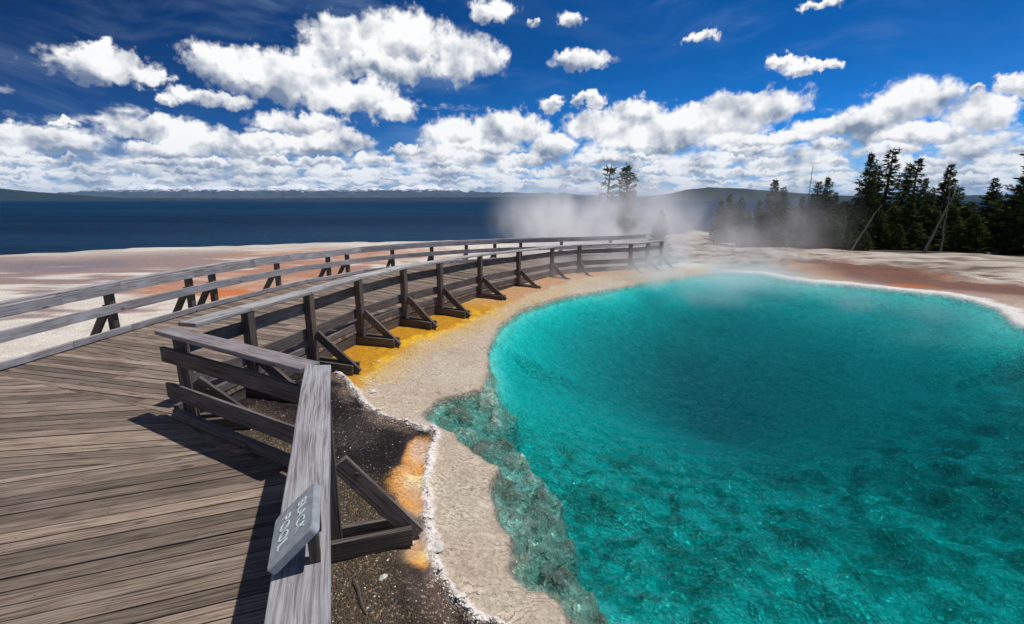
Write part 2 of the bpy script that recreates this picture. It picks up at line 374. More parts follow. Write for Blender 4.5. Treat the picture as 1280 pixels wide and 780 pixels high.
col = blend(col, leftm * sst(shd, 7, 2.0) * sst(n3, .35, .6) * .8, C(.60, .56, .48))
# right bank
rightm = sst(x, 3.2, 5.5) * sst(bd, .6, 2.0)
strp = fbm(x * .22 + y * .10, y - x * .22, 2.6, 5, 71, .6)
col = blend(col, rightm, C(.40, .33, .27))
col = blend(col, rightm * sst(strp, .47, .36) * .9, C(.10, .075, .06)); col = blend(col, rightm * sst(strp, .50, .60) * .8, C(.60, .54, .46))
rim = dist_poly(x, y, POOL[7:18], False)
col = blend(col, rightm * sst(rim + jn * 2.5, 2.3, .9) * .65, C(.50, .38, .30))
col = blend(col, sst(spot(1078, 340, 2.3, 3.6, 0, .6), .05, .45) * .9, C(.56, .24, .06))
col = blend(col, sst(spot(1040, 352, 1.3, 1.1, 0), .1, .6) * .7, C(.62, .40, .12))
trail = dist_poly(x, y, PP([(1020,322),(1085,332),(1110,345),(1140,355),(1190,357),(1280,362),(1340,368)], -.05), False) + jn * 1.6
col = blend(col, sst(trail, 1.7, .8) * .95, C(.085, .030, .015))
col = blend(col, sst(trail, 3.2, 1.5) * rightm * .6, C(.24, .12, .085))
col = blend(col, sst(spot(1138, 359, .9, .5, 0), .1, .5) * .9, C(.42, .12, .02))
col = blend(col, sst(rim + jn2 * 2 + jn * .6, .42, .18) * sst(x, 6.2, 7.2), C(.80, .78, .74))
col = blend(col, sst(far, 14, 20) * right * sst(n4, .35, .65) * .55, C(.13, .12, .075))
# tan shelf between the boardwalk and the pool
shelf = sst(-pd, 2.4, 1.7) * (1 - sst(x, 3.0, 4.6)) * sst(y, .5, 1.0) * (x > -4.2)
col = blend(col, shelf, C(.52, .43, .33)); col = blend(col, shelf * sst(n2, .4, .8) * .5, C(.60, .53, .43))
col = blend(col, shelf * sst(n4, .55, .8) * .3, C(.34, .26, .19))
farc = sst(y, 8.6, 10.5)
yb = bd + jn * 1.3
yel = sst(yb, 1.02 - .25 * sst(y, 8, 10), .55) * (x > -2.9) * (y > 4.3) * (1 - sst(x, 4.0, 5.2))
col = blend(col, yel * (1 - farc), C(.76, .44, .018)); col = blend(col, yel * farc * .85, C(.52, .27, .12))
col = blend(col, yel * (1 - farc) * sst(n4 * .5 + .5 * fbm(x * 1.0, y * .5, 9, 3, 66) + .3 * sst(yb, .7, .3), .46, .66) * .8, C(.46, .20, .015))
col = blend(col, sst(yb, 1.25, .95) * sst(yb, .6, .9) * (x > -2.6) * (y > 5.2) * .5, C(.58, .40, .16))
col = blend(col, sst(spot(850, 343, .9, .9, 0), .1, .6) * .8, C(.60, .33, .12))
col = blend(col, sst(spot(375, 412, 1.0, .55, .1), .1, .5) * sst(y, 4.5, 5) * .8, C(.55, .30, .03))
# dark gravel flat
gm = sst(gd, -.01, .03)
lightg = sst(dist_poly(x, y, [(-2.7, 3.9), (-1.2, 2.7), (-.6, .8), (-.2, -1)], False) + jn * 2.0, .62, .25)
col = blend(col, gm, C(.034, .025, .027)); col = blend(col, gm * lightg * .95, C(.20, .155, .105))
col = blend(col, gm * sst(n4, .55, .75) * (1 - lightg) * .5, C(.09, .062, .05))
col = blend(col, gm * sst(spot(448, 545, .35, .5, .06, .3), .1, .6) * .5, C(.13, .11, .10))
for (a, b, rx, ry) in ((524, 566, .08, .22), (518, 600, .13, .16), (526, 620, .09, .14), (532, 690, .09, .10), (524, 584, .09, .18)):
    col = blend(col, gm * sst(spot(a, b, rx * 1.9, ry * 1.8, .07, .35), .08, .30), C(.70, .34, .09))
col = blend(col, gm * sst(spot(526, 563, .13, .30, .07, .3), .1, .5) * .95, C(.66, .42, .27))
col = blend(col, gm * sst(spot(520, 601, .13, .13, .07, .3), .1, .6), C(.88, .66, .30))
col = blend(col, gm * sst(spot(532, 693, .10, .10, .07, .3), .1, .6), C(.84, .58, .18))
col = blend(col, sst(cd + jn2 * .8, .30, .06) * gm * sst(n4, .35, .6) * .55, C(.50, .38, .30))
col = blend(col, sst(cd + jn2 * .7, .045, .018), C(.84, .76, .71))
# pool bed: rocky mottle, with caustic-like light dapples painted into its colour
wet = sst(pd, -.16, .02) * (1 - rightm) * (1 - gm)
col = blend(col, wet * .35, C(.36, .32, .25))
lc = np.repeat(C(.56, .50, .40), len(x), 0); lc = blend(lc, sst(fbm(x, y, 15, 3, 81) + (n4 - .5) * .6, .46, .66) * .85, C(.88, .82, .70))
lc = blend(lc, sst(fbm(x, y, 3.6, 4, 41), .5, .32) * .65, C(.20, .20, .15));  lc = blend(lc, sst(y, 3.6, 2.9) * sst(pd, .1, .3) * .35, C(.14, .15, .11))
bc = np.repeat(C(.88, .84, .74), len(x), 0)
mott_dapple = fbm(x, y, 6.5, 3, 91); nearb = sst(y - .25 * x, 6.2, 3.6); bc = blend(bc, sst(mott_dapple, .56, .36) * .8 * nearb, C(.40, .38, .31)); bc = blend(bc, sst(fbm(x, y, 9.5, 2, 96), .62, .8) * .8 * nearb, C(.88, .86, .76)); bc = blend(bc, sst(fbm(x, y, 1.6, 4, 92), .47, .33) * nearb * .5, C(.32, .33, .26))
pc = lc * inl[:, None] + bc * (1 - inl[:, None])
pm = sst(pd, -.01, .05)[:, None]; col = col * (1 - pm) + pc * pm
col = np.clip(col, .01, .9)
nx, ny = len(ax), len(ay)
idx = np.arange(nx * ny).reshape(nx, ny)
quads = np.stack([idx[:-1, :-1], idx[1:, :-1], idx[1:, 1:], idx[:-1, 1:]], -1).reshape(-1, 4)
me = bpy.data.meshes.new('ground')
me.vertices.add(nx * ny); me.vertices.foreach_set('co', np.stack([x, y, z], 1).ravel())
me.loops.add(quads.size); me.loops.foreach_set('vertex_index', quads.ravel())
me.polygons.add(len(quads)); me.polygons.foreach_set('loop_start', np.arange(0, quads.size, 4))
me.update(); me.validate(); me.shade_smooth()
ca = me.color_attributes.new('tint', 'FLOAT_COLOR', 'POINT'); ca.data.foreach_set('color', np.concatenate([col, np.ones((len(x), 1))], 1).ravel())
orm = np.max([sst(spot(a_, b_, .2, .3, .07, .3), 0, .4) for a_, b_ in ((524, 566), (518, 600), (526, 620), (532, 690))], 0)
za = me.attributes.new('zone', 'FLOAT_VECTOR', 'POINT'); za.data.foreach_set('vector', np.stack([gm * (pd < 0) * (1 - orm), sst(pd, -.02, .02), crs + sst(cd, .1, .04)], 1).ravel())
m, k, out = material('ground')
vc = k.new('ShaderNodeVertexColor', layer_name='tint').outputs[0]; zn = k.sep(k.new('ShaderNodeAttribute', attribute_name='zone').outputs['Vector'])
ob = k.new('ShaderNodeTexCoord').outputs['Object']
f1 = k.noise(ob, 38, 6, .65); f2 = k.noise(ob, 160, 3, .6); f3 = k.noise(ob, 6, 6, .6)
vor = k.new('ShaderNodeTexVoronoi', feature='F1'); k.put(vor.inputs['Vector'], ob); vor.inputs['Scale'].default_value = 95
spk = k.sep(vor.outputs['Color'])
c1 = k.mix(1.0, vc, k.mix(k.ss(f1, .3, .7), (.74, .73, .71), (1.22, 1.21, 1.2)), 'MULTIPLY')
c1 = k.mix(1.0, c1, k.mix(k.ss(f3, .3, .7), (.86, .85, .84), (1.12, 1.12, 1.12)), 'MULTIPLY')
grav = k.mix(k.ss(spk[0], .80, .98), (.55, .55, .55), (2.6, 2.4, 2.2))
c1 = k.mix(k.m('MULTIPLY', zn[0], .9), c1, k.mix(1.0, c1, grav, 'MULTIPLY'))
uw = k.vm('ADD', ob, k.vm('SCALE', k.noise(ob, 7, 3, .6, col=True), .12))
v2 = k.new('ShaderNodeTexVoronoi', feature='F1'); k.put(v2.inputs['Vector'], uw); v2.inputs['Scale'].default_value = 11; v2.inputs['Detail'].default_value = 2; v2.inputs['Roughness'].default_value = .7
dapple_cell = k.ss(v2.outputs['Distance'], .85, .30); uwm = k.m('MULTIPLY', zn[1], k.ss(k.m('SUBTRACT', k.sep(ob)[1], k.m('MULTIPLY', k.sep(ob)[0], .25)), 6.6, 3.8))
c1 = k.mix(uwm, c1, k.mix(1.0, c1, k.mix(dapple_cell, (.60, .60, .60), (1.9, 1.9, 1.85)), 'MULTIPLY'))  # pebble cells, brightened to paint in rippling light on the bed
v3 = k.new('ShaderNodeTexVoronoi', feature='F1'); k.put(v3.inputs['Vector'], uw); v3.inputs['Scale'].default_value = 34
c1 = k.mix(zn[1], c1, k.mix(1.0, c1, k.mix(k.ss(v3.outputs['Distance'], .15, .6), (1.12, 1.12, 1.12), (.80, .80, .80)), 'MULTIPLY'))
wv = k.new('ShaderNodeTexWave', bands_direction='Y'); k.put(wv.inputs['Vector'], k.vm('ADD', ob, k.vm('SCALE', k.noise(ob, 3.5, 5, .6, col=True), .55)))
wv.inputs['Scale'].default_value = 5.5; wv.inputs['Distortion'].default_value = 3; wv.inputs['Detail'].default_value = 4
crk = k.m('MULTIPLY', k.ss(wv.outputs[0], .10, .0), k.ss(f3, .42, .6))
c1 = k.mix(k.m('MULTIPLY', crk, k.m('SUBTRACT', .5, k.m('MULTIPLY', zn[1], .5))), c1, k.mix(1.0, c1, (.45, .42, .38), 'MULTIPLY'))
hgt = k.m('ADD', k.m('ADD', k.m('MULTIPLY', f1, .5), k.m('MULTIPLY', f2, .25)), k.m('MULTIPLY', k.m('MULTIPLY', vor.outputs['Distance'], -1.0), k.m('MULTIPLY', zn[0], 1.2)))
hgt = k.m('SUBTRACT', hgt, k.m('MULTIPLY', crk, .4))
hgt = k.m('SUBTRACT', hgt, k.m('MULTIPLY', zn[1], k.m('ADD', k.m('MULTIPLY', v2.outputs['Distance'], .8), k.m('MULTIPLY', v3.outputs['Distance'], .45))))
nb = k.bump(hgt, .85, .026)
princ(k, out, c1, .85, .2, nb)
me.materials.append(m)
ground = link(bpy.data.objects.new('ground', me)); tag(ground, kind='structure')
def gz(px_, py_):                                   # height of the ground at a point
    i = min(max(int(np.searchsorted(ax, px_)), 1), nx - 1); j = min(max(int(np.searchsorted(ay, py_)), 1), ny - 1)
    zz = z.reshape(nx, ny); tx = (px_ - ax[i - 1]) / (ax[i] - ax[i - 1]); ty = (py_ - ay[j - 1]) / (ay[j] - ay[j - 1])
    return float((zz[i - 1, j - 1] * (1 - tx) + zz[i, j - 1] * tx) * (1 - ty) + (zz[i - 1, j] * (1 - tx) + zz[i, j] * tx) * ty)

# ------------------------------------------------------------------ pool water: a closed body with real absorption
cxm = sum(p[0] for p in POOL) / len(POOL); cym = sum(p[1] for p in POOL) / len(POOL)
wp = [(p[0] + (p[0] - cxm) * .03, p[1] + (p[1] - cym) * .03) for p in POOL]
wp = []
for i, p in enumerate(POOL):
    a = Vector(POOL[i - 1]); b = Vector(POOL[(i + 1) % len(POOL)]); t = (b - a).normalized(); wp.append((p[0] - (-t.y) * -.0 , p[1]))
ccw = sum(wp[i][0] * wp[(i + 1) % len(wp)][1] - wp[(i + 1) % len(wp)][0] * wp[i][1] for i in range(len(wp))) > 0
if not ccw: wp = wp[::-1]
import bmesh
bm = bmesh.new()
# simple convex-ish outline a little outside the pool edge, buried in the bank
bx0, bx1, by0, by1 = -1.05, 10.6, -3.2, 15.0
OUT = [(-.95, 3.6), (-1.02, 5.35), (-.62, 8.2), (0, 10.0), (1.0, 11.25), (2.3, 12.4), (4.0, 13.7), (5.6, 14.6), (7.6, 14.7), (9.4, 12.9), (10.6, 11.5), (10.7, 9.4), (10.2, 6), (10.2, 2.5), (9.2, -1.2), (5.6, -3.4), (2.2, -3.0), (.5, -1.1), (-.1, 1.0), (-.38, 2.4)]
OUT = OUT[::-1]
vt = [bm.verts.new((a, b, 0.0)) for a, b in OUT]; vb = [bm.verts.new((a, b, -2.6)) for a, b in OUT]
bm.faces.new(vt); bm.faces.new(vb[::-1])
for i in range(len(OUT)):
    j = (i + 1) % len(OUT); bm.faces.new((vt[i], vb[i], vb[j], vt[j]))
bmesh.ops.recalc_face_normals(bm, faces=bm.faces)
me = bpy.data.meshes.new('pool_water'); bm.to_mesh(me); bm.free()
m, k, out = material('pool_water')
ob = k.new('ShaderNodeTexCoord').outputs['Object']
cc = k.vm('SUBTRACT', ob, (5.5, 9.5, 0)); rr = k.vm('LENGTH', cc)
dn = k.noise(ob, .7, 3, .5)
rw = k.m('SINE', k.m('ADD', k.m('MULTIPLY', rr, 26.0), k.m('MULTIPLY', dn, 30.0)))
nn = k.noise(k.vm('MULTIPLY', ob, (1.0, 1.9, 1)), 9, 3, .55, 1.2); nn2 = k.noise(k.vm('MULTIPLY', ob, (1, 2.0, 1)), 3.2, 3, .5, .8)
hh = k.m('ADD', k.m('MULTIPLY', rw, k.m('MULTIPLY', k.ss(nn2, .42, .62), .50)), k.m('ADD', nn, k.m('MULTIPLY', nn2, .8)))
nb = k.bump(hh, 1.0, .055)
tr = k.new('ShaderNodeBsdfTransparent'); gl = k.new('ShaderNodeBsdfGlossy'); gl.inputs['Roughness'].default_value = .05; gl.inputs['Color'].default_value = (.35, .8, 1, 1); k.put(gl.inputs['Normal'], nb)
fr = k.new('ShaderNodeFresnel'); fr.inputs[0].default_value = 1.33; k.put(fr.inputs['Normal'], nb)
mx = k.new('ShaderNodeMixShader'); k.put(mx.inputs[0], k.m('MULTIPLY', fr.outputs[0], .27)); k.l.new(tr.outputs[0], mx.inputs[1]); k.l.new(gl.outputs[0], mx.inputs[2])
k.l.new(mx.outputs[0], out.inputs['Surface'])
ab = k.new('ShaderNodeVolumeAbsorption'); WD = 5.0
ab.inputs['Color'].default_value = (1 - 4.0 / WD, 1 - .33 / WD, 1 - .28 / WD, 1); ab.inputs['Density'].default_value = WD
k.l.new(ab.outputs[0], out.inputs['Volume'])
me.materials.append(m); water = link(bpy.data.objects.new('pool_water', me)); tag(water, kind='structure')

# ------------------------------------------------------------------ lake
m, k, out = material('lake_water')
ob = k.new('ShaderNodeTexCoord').outputs['Object']
w1 = k.noise(k.vm('MULTIPLY', ob, (.6, 1.3, 1)), 1.3, 6, .65); w2 = k.noise(k.vm('MULTIPLY', ob, (.004, .02, 1)), 1, 5, .6)
nb = k.bump(w1, 1.0, .55)
w3 = k.noise(k.vm('MULTIPLY', ob, (.10, .9, 1)), 1, 4, .7)
lc_ = k.mix(k.m('ADD', k.m('MULTIPLY', k.ss(w2, .38, .62), .55), k.m('MULTIPLY', k.ss(w3, .45, .62), .45)), (.0006, .016, .050), (.004, .046, .110))
df = k.new('ShaderNodeBsdfDiffuse'); k.put(df.inputs[0], lc_); gs = k.new('ShaderNodeBsdfGlossy'); gs.inputs['Roughness'].default_value = .25; k.put(gs.inputs['Normal'], nb)
mx = k.new('ShaderNodeMixShader'); mx.inputs[0].default_value = .045; k.put(df.inputs['Normal'], nb); k.l.new(df.outputs[0], mx.inputs[1]); k.l.new(gs.outputs[0], mx.inputs[2]); k.l.new(mx.outputs[0], out.inputs[0])
mesh_obj('lake', [(-30000, -200, -3), (30000, -200, -3), (30000, 40000, -3), (-30000, 40000, -3)], [(0, 1, 2, 3)], m)
tag(bpy.data.objects['lake'], kind='structure')

# ------------------------------------------------------------------ far hills and snowy range
def ridge(name, y0, pts, rough, seed, mat, depth=900, label=None):
    """a hill range: crest from (px, py) photo points at distance y0, with slopes in front and behind"""
    dense = []
    for i in range(len(pts) - 1):
        (a, b), (c, d) = pts[i], pts[i + 1]; n = max(2, int(abs(c - a) / 3))
        for j in range(n): t = j / n; dense.append((a + (c - a) * t, b + (d - b) * t))
    dense.append(pts[-1])
    rows = 9; V = []; Fc = []; rng = random.Random(seed)
    for i, (a, b) in enumerate(dense):
        d = ray(a, b); t = y0 / d[1]; cx = d[0] * t; cz = (H + d[2] * t + 3) * 1.6
        nzv = float(fbm(np.array([i * 1.0]), np.array([seed * 3.1]), .35, 4, seed)[0]) - .5
        cz *= 1 + rough * nzv
        for r in range(rows):
            f = r / (rows - 1) * 2 - 1
            hgt = max(cz, 1) * (1 - abs(f)) ** 1.1
            jit = float(fbm(np.array([i * .6]), np.array([r * 1.7 + seed]), .7, 3, seed + 5)[0]) - .5
            V.append((cx * (1 + f * depth / y0), y0 + f * depth, -3 - (2 if abs(f) == 1 else 0) + hgt * (1 + .5 * jit * (abs(f) > .01))))
    for i in range(len(dense) - 1):
        for r in range(rows - 1):
            q0 = i * rows + r; Fc.append((q0, q0 + rows, q0 + rows + 1, q0 + 1))
    o = mesh_obj(name, V, Fc, mat, smooth=True); tag(o, kind='structure'); return o
def hill_mat(name, c1, c2, snow=None):
    m, k, out = material(name); ob = k.new('ShaderNodeTexCoord').outputs['Object']
    n = k.noise(k.vm('MULTIPLY', ob, (1, 1, 2.5)), .006, 7, .65); cl = k.mix(k.ss(n, .35, .65), c1, c2)
    if snow:
        zz = k.sep(ob)[2]; nn = k.noise(k.vm('MULTIPLY', ob, (1, 1, 2)), .007, 8, .7)
        cl = k.mix(k.ss(k.m('ADD', k.m('DIVIDE', zz, snow), k.m('MULTIPLY', nn, 2.4)), 2.45, 2.8), cl, (.82, .84, .88))
    princ(k, out, cl, .95, .05); return m
ridge('snowy_mountains', 11000, [(-260, 246), (-80, 247), (60, 245), (105, 243), (160, 240), (180, 238.5), (215, 240), (250, 241), (290, 240), (330, 241), (365, 237.5), (390, 241), (440, 242), (480, 241), (520, 238.5), (545, 238.5), (575, 243), (640, 244), (700, 245), (760, 247), (830, 248), (1000, 248)], .55, 3, hill_mat('mountain_rock', (.030, .036, .040), (.085, .088, .092), 150), 1500)
ridge('far_shore', 6000, [(-700, 244), (-200, 241), (0, 241), (40, 243.5), (90, 246), (150, 248.5), (300, 249), (500, 248.3), (640, 248), (800, 247.5), (900, 248), (1300, 246), (1900, 246)], .12, 5, hill_mat('forest_shore', (.012, .018, .014), (.022, .028, .020)), 600)
ridge('wooded_hill', 4200, [(760, 250), (800, 248), (835, 245.5), (860, 242), (885, 240.5), (920, 241), (960, 243), (1000, 245), (1060, 247), (1150, 248), (1400, 246), (1900, 247)], .06, 8, hill_mat('hill_forest', (.014, .022, .018), (.030, .038, .028)), 700)

# ------------------------------------------------------------------ wood
def wood(name, lo, hi, var=.35, wear=(.42, .41, .41), wearamt=.35, crack=.6):
    m, k, out = material(name)
    uv = k.new('ShaderNodeUVMap', uv_map='grain').outputs[0]; rn = k.new('ShaderNodeAttribute', attribute_name='rnd').outputs['Fac']
    u3 = k.sep(uv); 
    dis = k.noise(k.vm('MULTIPLY', uv, (1.6, 6, 1)), 1, 3, .5)
    wob = k.m('MULTIPLY', k.m('SUBTRACT', dis, .5), .05)
    gv = k.comb(k.m('MULTIPLY', u3[0], 2.6), k.m('MULTIPLY', k.m('ADD', u3[1], wob), 95), 0)
    g1 = k.noise(gv, 1, 5, .65); gv2 = k.comb(k.m('MULTIPLY', u3[0], 14), k.m('MULTIPLY', k.m('ADD', u3[1], wob), 420), 0); g2 = k.noise(gv2, 1, 3, .6)
    pat = k.noise(k.vm('MULTIPLY', uv, (2.2, 5, 1)), 1, 5, .6)
    vo = k.new('ShaderNodeTexVoronoi', feature='F1'); k.put(vo.inputs['Vector'], k.vm('MULTIPLY', uv, (2.6, 7.0, 1))); vo.inputs['Scale'].default_value = 1; vo.inputs['Randomness'].default_value = 1
    knot = k.ss(vo.outputs['Distance'], .16, .07)
    cl = k.mix(k.ss(g1, .36, .62), lo, hi); cl = k.mix(k.m('MULTIPLY', k.ss(pat, .45, .7), wearamt), cl, wear)
    cl = k.mix(1.0, cl, k.mix(rn, (1 - var,) * 3, (1 + var * .8, 1 + var * .72, 1 + var * .62)), 'MULTIPLY')
    cl = k.mix(k.m('MULTIPLY', k.ss(g2, .5, .75), .35), cl, (.05, .04, .035))
    cg = k.noise(k.comb(k.m('MULTIPLY', u3[0], .9), k.m('MULTIPLY', k.m('ADD', u3[1], wob), 46), 4), 1, 2, .5)
    ck = k.m('MULTIPLY', k.ss(cg, .70, .74), crack)
    cl = k.mix(ck, cl, (.015, .012, .01)); cl = k.mix(k.m('MULTIPLY', knot, .75), cl, (.055, .04, .03))
    hg = k.m('SUBTRACT', k.m('ADD', k.m('MULTIPLY', g1, .7), k.m('MULTIPLY', g2, .3)), k.m('ADD', k.m('MULTIPLY', ck, .9), k.m('MULTIPLY', knot, .3)))
    princ(k, out, cl, .78, .22, k.bump(hg, .8, .006)); return m
W_DECK = wood('weathered_planks', (.082, .057, .043), (.31, .242, .193), .45, (.33, .265, .215), .5, .85)
W_RAIL = wood('grey_rail_wood', (.17, .155, .155), (.40, .39, .40), .2, (.52, .52, .54), .5)
W_DARK = wood('brown_post_wood', (.042, .032, .028), (.165, .138, .118), .25, (.15, .125, .105), .25)
W_CAP = wood('silvered_cap_wood', (.20, .182, .172), (.46, .44, .43), .18, (.60, .585, .575), .55)
W_BROWN = wood('worn_cap_wood', (.13, .105, .105), (.31, .275, .28), .2, (.42, .40, .42), .5)
W_SIDE = wood('grey_brown_rail_wood', (.062, .050, .046), (.19, .165, .150), .3, (.26, .24, .24), .4)
m_iron, k, out = material('rusty_iron'); princ(k, out, (.05, .035, .03), .6, .4)

# ------------------------------------------------------------------ boardwalk
def clip(poly, p, n):                              # keep the side where (q-p).n >= 0
    o = []
    for i in range(len(poly)):
        a = poly[i]; b = poly[(i + 1) % len(poly)]
        da = (a[0] - p[0]) * n[0] + (a[1] - p[1]) * n[1]; db = (b[0] - p[0]) * n[0] + (b[1] - p[1]) * n[1]
        if da >= 0: o.append(a)
        if (da >= 0) != (db >= 0):
            t = da / (da - db); o.append((a[0] + (b[0] - a[0]) * t, a[1] + (b[1] - a[1]) * t))
    return o
def area(p): return abs(sum(p[i][0] * p[(i + 1) % len(p)][1] - p[(i + 1) % len(p)][0] * p[i][1] for i in range(len(p)))) / 2
def ccw_(p): return p if sum(p[i][0] * p[(i + 1) % len(p)][1] - p[(i + 1) % len(p)][0] * p[i][1] for i in range(len(p))) > 0 else p[::-1]
NAILS = []
bw = thing('boardwalk', (-4, 5, 0), 'weathered plank boardwalk curving away round the hot pool', 'boardwalk')
deck = MB(); PW = .105; GAP = .009
def lay(poly, ang):
    """lay planks at angle ang over a convex outline"""
    poly = ccw_(poly); d = (math.cos(ang), math.sin(ang)); n = (-d[1], d[0])
    ts = [q_[0] * n[0] + q_[1] * n[1] for q_ in poly]; t = math.floor(min(ts) / PW) * PW
    while t < max(ts):
        a = (n[0] * (t + GAP / 2), n[1] * (t + GAP / 2)); b = (n[0] * (t + PW - GAP / 2), n[1] * (t + PW - GAP / 2))
        pl = clip(clip(poly, a, n), b, (-n[0], -n[1]))
        if len(pl) > 2 and area(pl) > .0008:
            # a butt joint now and then
            us = [q_[0] * d[0] + q_[1] * d[1] for q_ in pl]; cuts = [min(us), max(us)]
            if max(us) - min(us) > 1.5 and random.random() < .55:
                c0 = random.choice([.35, .5, .65]) * (max(us) - min(us)) + min(us); cuts.insert(1, c0)
            for i in range(len(cuts) - 1):
                q0, q1 = cuts[i], cuts[i + 1]
                sub = pl
                if i > 0: sub = clip(sub, (d[0] * (q0 + .003), d[1] * (q0 + .003)), d)
                if i < len(cuts) - 2: sub = clip(sub, (d[0] * (q1 - .003), d[1] * (q1 - .003)), (-d[0], -d[1]))
                if len(sub) > 2 and area(sub) > .0006:
                    dz = random.uniform(-.0025, .0025); deck.prism(sub, DECK - .04 + dz, DECK + dz, d, random.random())
                    for uu in (q0 + .05, q1 - .05, (q0 + q1) / 2):
                        for w_ in (.28, .74):
                            nx_ = d[0] * (uu + random.uniform(-.012, .012)) + n[0] * (t + PW * w_); ny_ = d[1] * uu + n[1] * (t + PW * w_)
                            if ny_ < 9 and inside(np.array([nx_]), np.array([ny_]), sub)[0]: NAILS.append((nx_, ny_, DECK + dz))
        t += PW
nA = Vector((A_DIR.y, -A_DIR.x)) * -1              # pointing from rail A to the pool
if nA.x < 0: nA = -nA
INS = .09                                           # deck edge is that far inside the outer edge of the caps
A0 = B_END - nA * INS; angA = math.atan2(nA.y, nA.x)
A_far = A0 + A_DIR * 5.2
bdir = (Vector(C_OUT[0]) - B_END).normalized(); bn = Vector((-bdir.y, bdir.x))
if bn.y > 0: bn = -bn                               # pointing to the deck
c2 = Vector(C_OUT[0]) + bn * INS + Vector((-INS, 0)) * .6; c1 = B_END + bn * INS - nA * INS * .7
# near section: planks square to the foreground rail
SEAM = [(-4.14, 3.2), (-4.14, 5.7)]
lay([tuple(c1), tuple(A_far), (A_far.x - 7, A_far.y - 2.5), (-5.68, -2.0), (-5.68, 2.03), (-2.2, 3.283)], angA)
# exact tiling of the wedge between the two directions
q1 = (-5.68, 2.03); q2 = (-5.58, 4.9); q4 = tuple(c2)
WX = (-2.2, 3.283)
lay([q1, WX, q4, q2], R(9))
lay([WX, tuple(c1), q4], angA)
# the curving part, one section per bay
inner = [tuple(c2)] + [None] * (len(C_OUT) - 1)
def offset_line(pts, off):
    o = []
    for i in range(len(pts)):
        a = Vector(pts[max(i - 1, 0)]); b = Vector(pts[min(i + 1, len(pts) - 1)]); t = (b - a).normalized(); n = Vector((-t.y, t.x)); o.append(Vector(pts[i]) + n * off)
    return o
CI = offset_line(C_OUT + [C_TAIL], INS); CI[0] = Vector(q4)
LMATCH = [Vector(q2), Vector((-5.50, 5.75)), Vector((-5.42, 6.6)), Vector((-5.24, 7.9)), Vector((-4.9, 9.15)), Vector((-4.42, 10.25)), Vector((-3.62, 11.5)), Vector((-2.7, 12.5)), Vector((-1.6, 13.35)), Vector((-.35, 14.02)), Vector((1.2, 14.52)), Vector((2.3, 14.88)), Vector((3.2, 15.2)), Vector((4.4, 16.05))]
LMATCH = [Vector(sunk(p, 1.09)) for p in LMATCH]
lay([q2, q4, tuple(CI[1]), tuple(LMATCH[1])], R(-14))
for i in range(1, len(CI) - 1):
    a, b, c, d_ = CI[i], CI[i + 1], LMATCH[i + 1], LMATCH[i]
    v1 = ((a - d_).normalized() + (b - c).normalized()); lay([tuple(a), tuple(b), tuple(c), tuple(d_)], math.atan2(v1.y, v1.x))
dk = deck.build('deck_planks', W_DECK, bw)
# kerbs, fascia and joists
def run(mb, pts, w, t, zc, up=(0, 0, 1), seg=3, warp=.002, gap=.004):
    for i in range(len(pts) - 1):
        a = Vector((pts[i][0], pts[i][1], zc)); b = Vector((pts[i + 1][0], pts[i + 1][1], zc)); d = (b - a).normalized()
        mb.board(a + d * gap / 2, b - d * gap / 2, w, t, up, seg, warp)
CK = [Vector(q4)] + [p for p in offset_line(C_OUT, INS + .03)[1:]]
kb = MB(); run(kb, CK, .045, KERB - DECK - .012, (KERB + DECK + .012) / 2); kb.build('kerb_board', W_SIDE, bw, .004)
LK = [(-5.66, -1.5)] + [tuple(p + (Vector((.05, -.01)))) for p in LMATCH]
kb = MB(); run(kb, LK, .05, KERB - DECK - .01, (KERB + DECK + .012) / 2); kb.build('kerb_board', W_RAIL, bw, .004)
kb = MB(); bk0 = c2 + bn * .035 - bdir * .08; bk1 = c1 + bn * .035
kb.board((*bk0, KERB - .035), (*bk1, KERB - .035), .05, .075, seg=3, warp=.002); kb.build('kerb_board', W_SIDE, bw, .004)
kb = MB(); ak0 = B_END - nA * (INS + .035); ak1 = ak0 + A_DIR * 4.5
kb.board((*ak0, KERB - .035), (*ak1, KERB - .035), .05, .075, seg=4, warp=.002); kb.build('kerb_board', W_SIDE, bw, .004)
# spacer blocks under the B kerb
fs = MB(); run(fs, [tuple(p) for p in offset_line(C_OUT + [C_TAIL], INS + .028)], .04, .17, DECK - .135, warp=.003)
fs.board((*(c2 - bdir * .0 + bn * .025), DECK - .135), (*(c1 + bn * .025), DECK - .135), .04, .17, seg=2)
fs.board((*(A0 - nA * .025), DECK - .135), (*(A_far - nA * .025), DECK - .135), .04, .17, seg=2)
fs.build('fascia_board', W_DARK, bw, .003)
fs = MB(); run(fs, [(p.x + .05, p.y) for p in LMATCH], .04, .17, DECK - .135); fs.board((-5.62, -1.5, DECK - .135), (-5.53, 4.8, DECK - .135), .04, .17); fs.build('fascia_board', W_DARK, bw, .003)
js = MB()
for tt in (.25, .5, .75):
    line = [tuple(CI[i].lerp(LMATCH[i], tt)) for i in range(len(CI))]; run(js, line, .05, .16, DECK - .13, warp=0)
for tt in (.5, 1.3, 2.2, 3.2, 4.2):
    a = A0 - nA * tt; b = A_far - nA * tt; js.board((*a, DECK - .13), (*b, DECK - .13), .05, .16)
js.build('joists', W_DARK, bw)
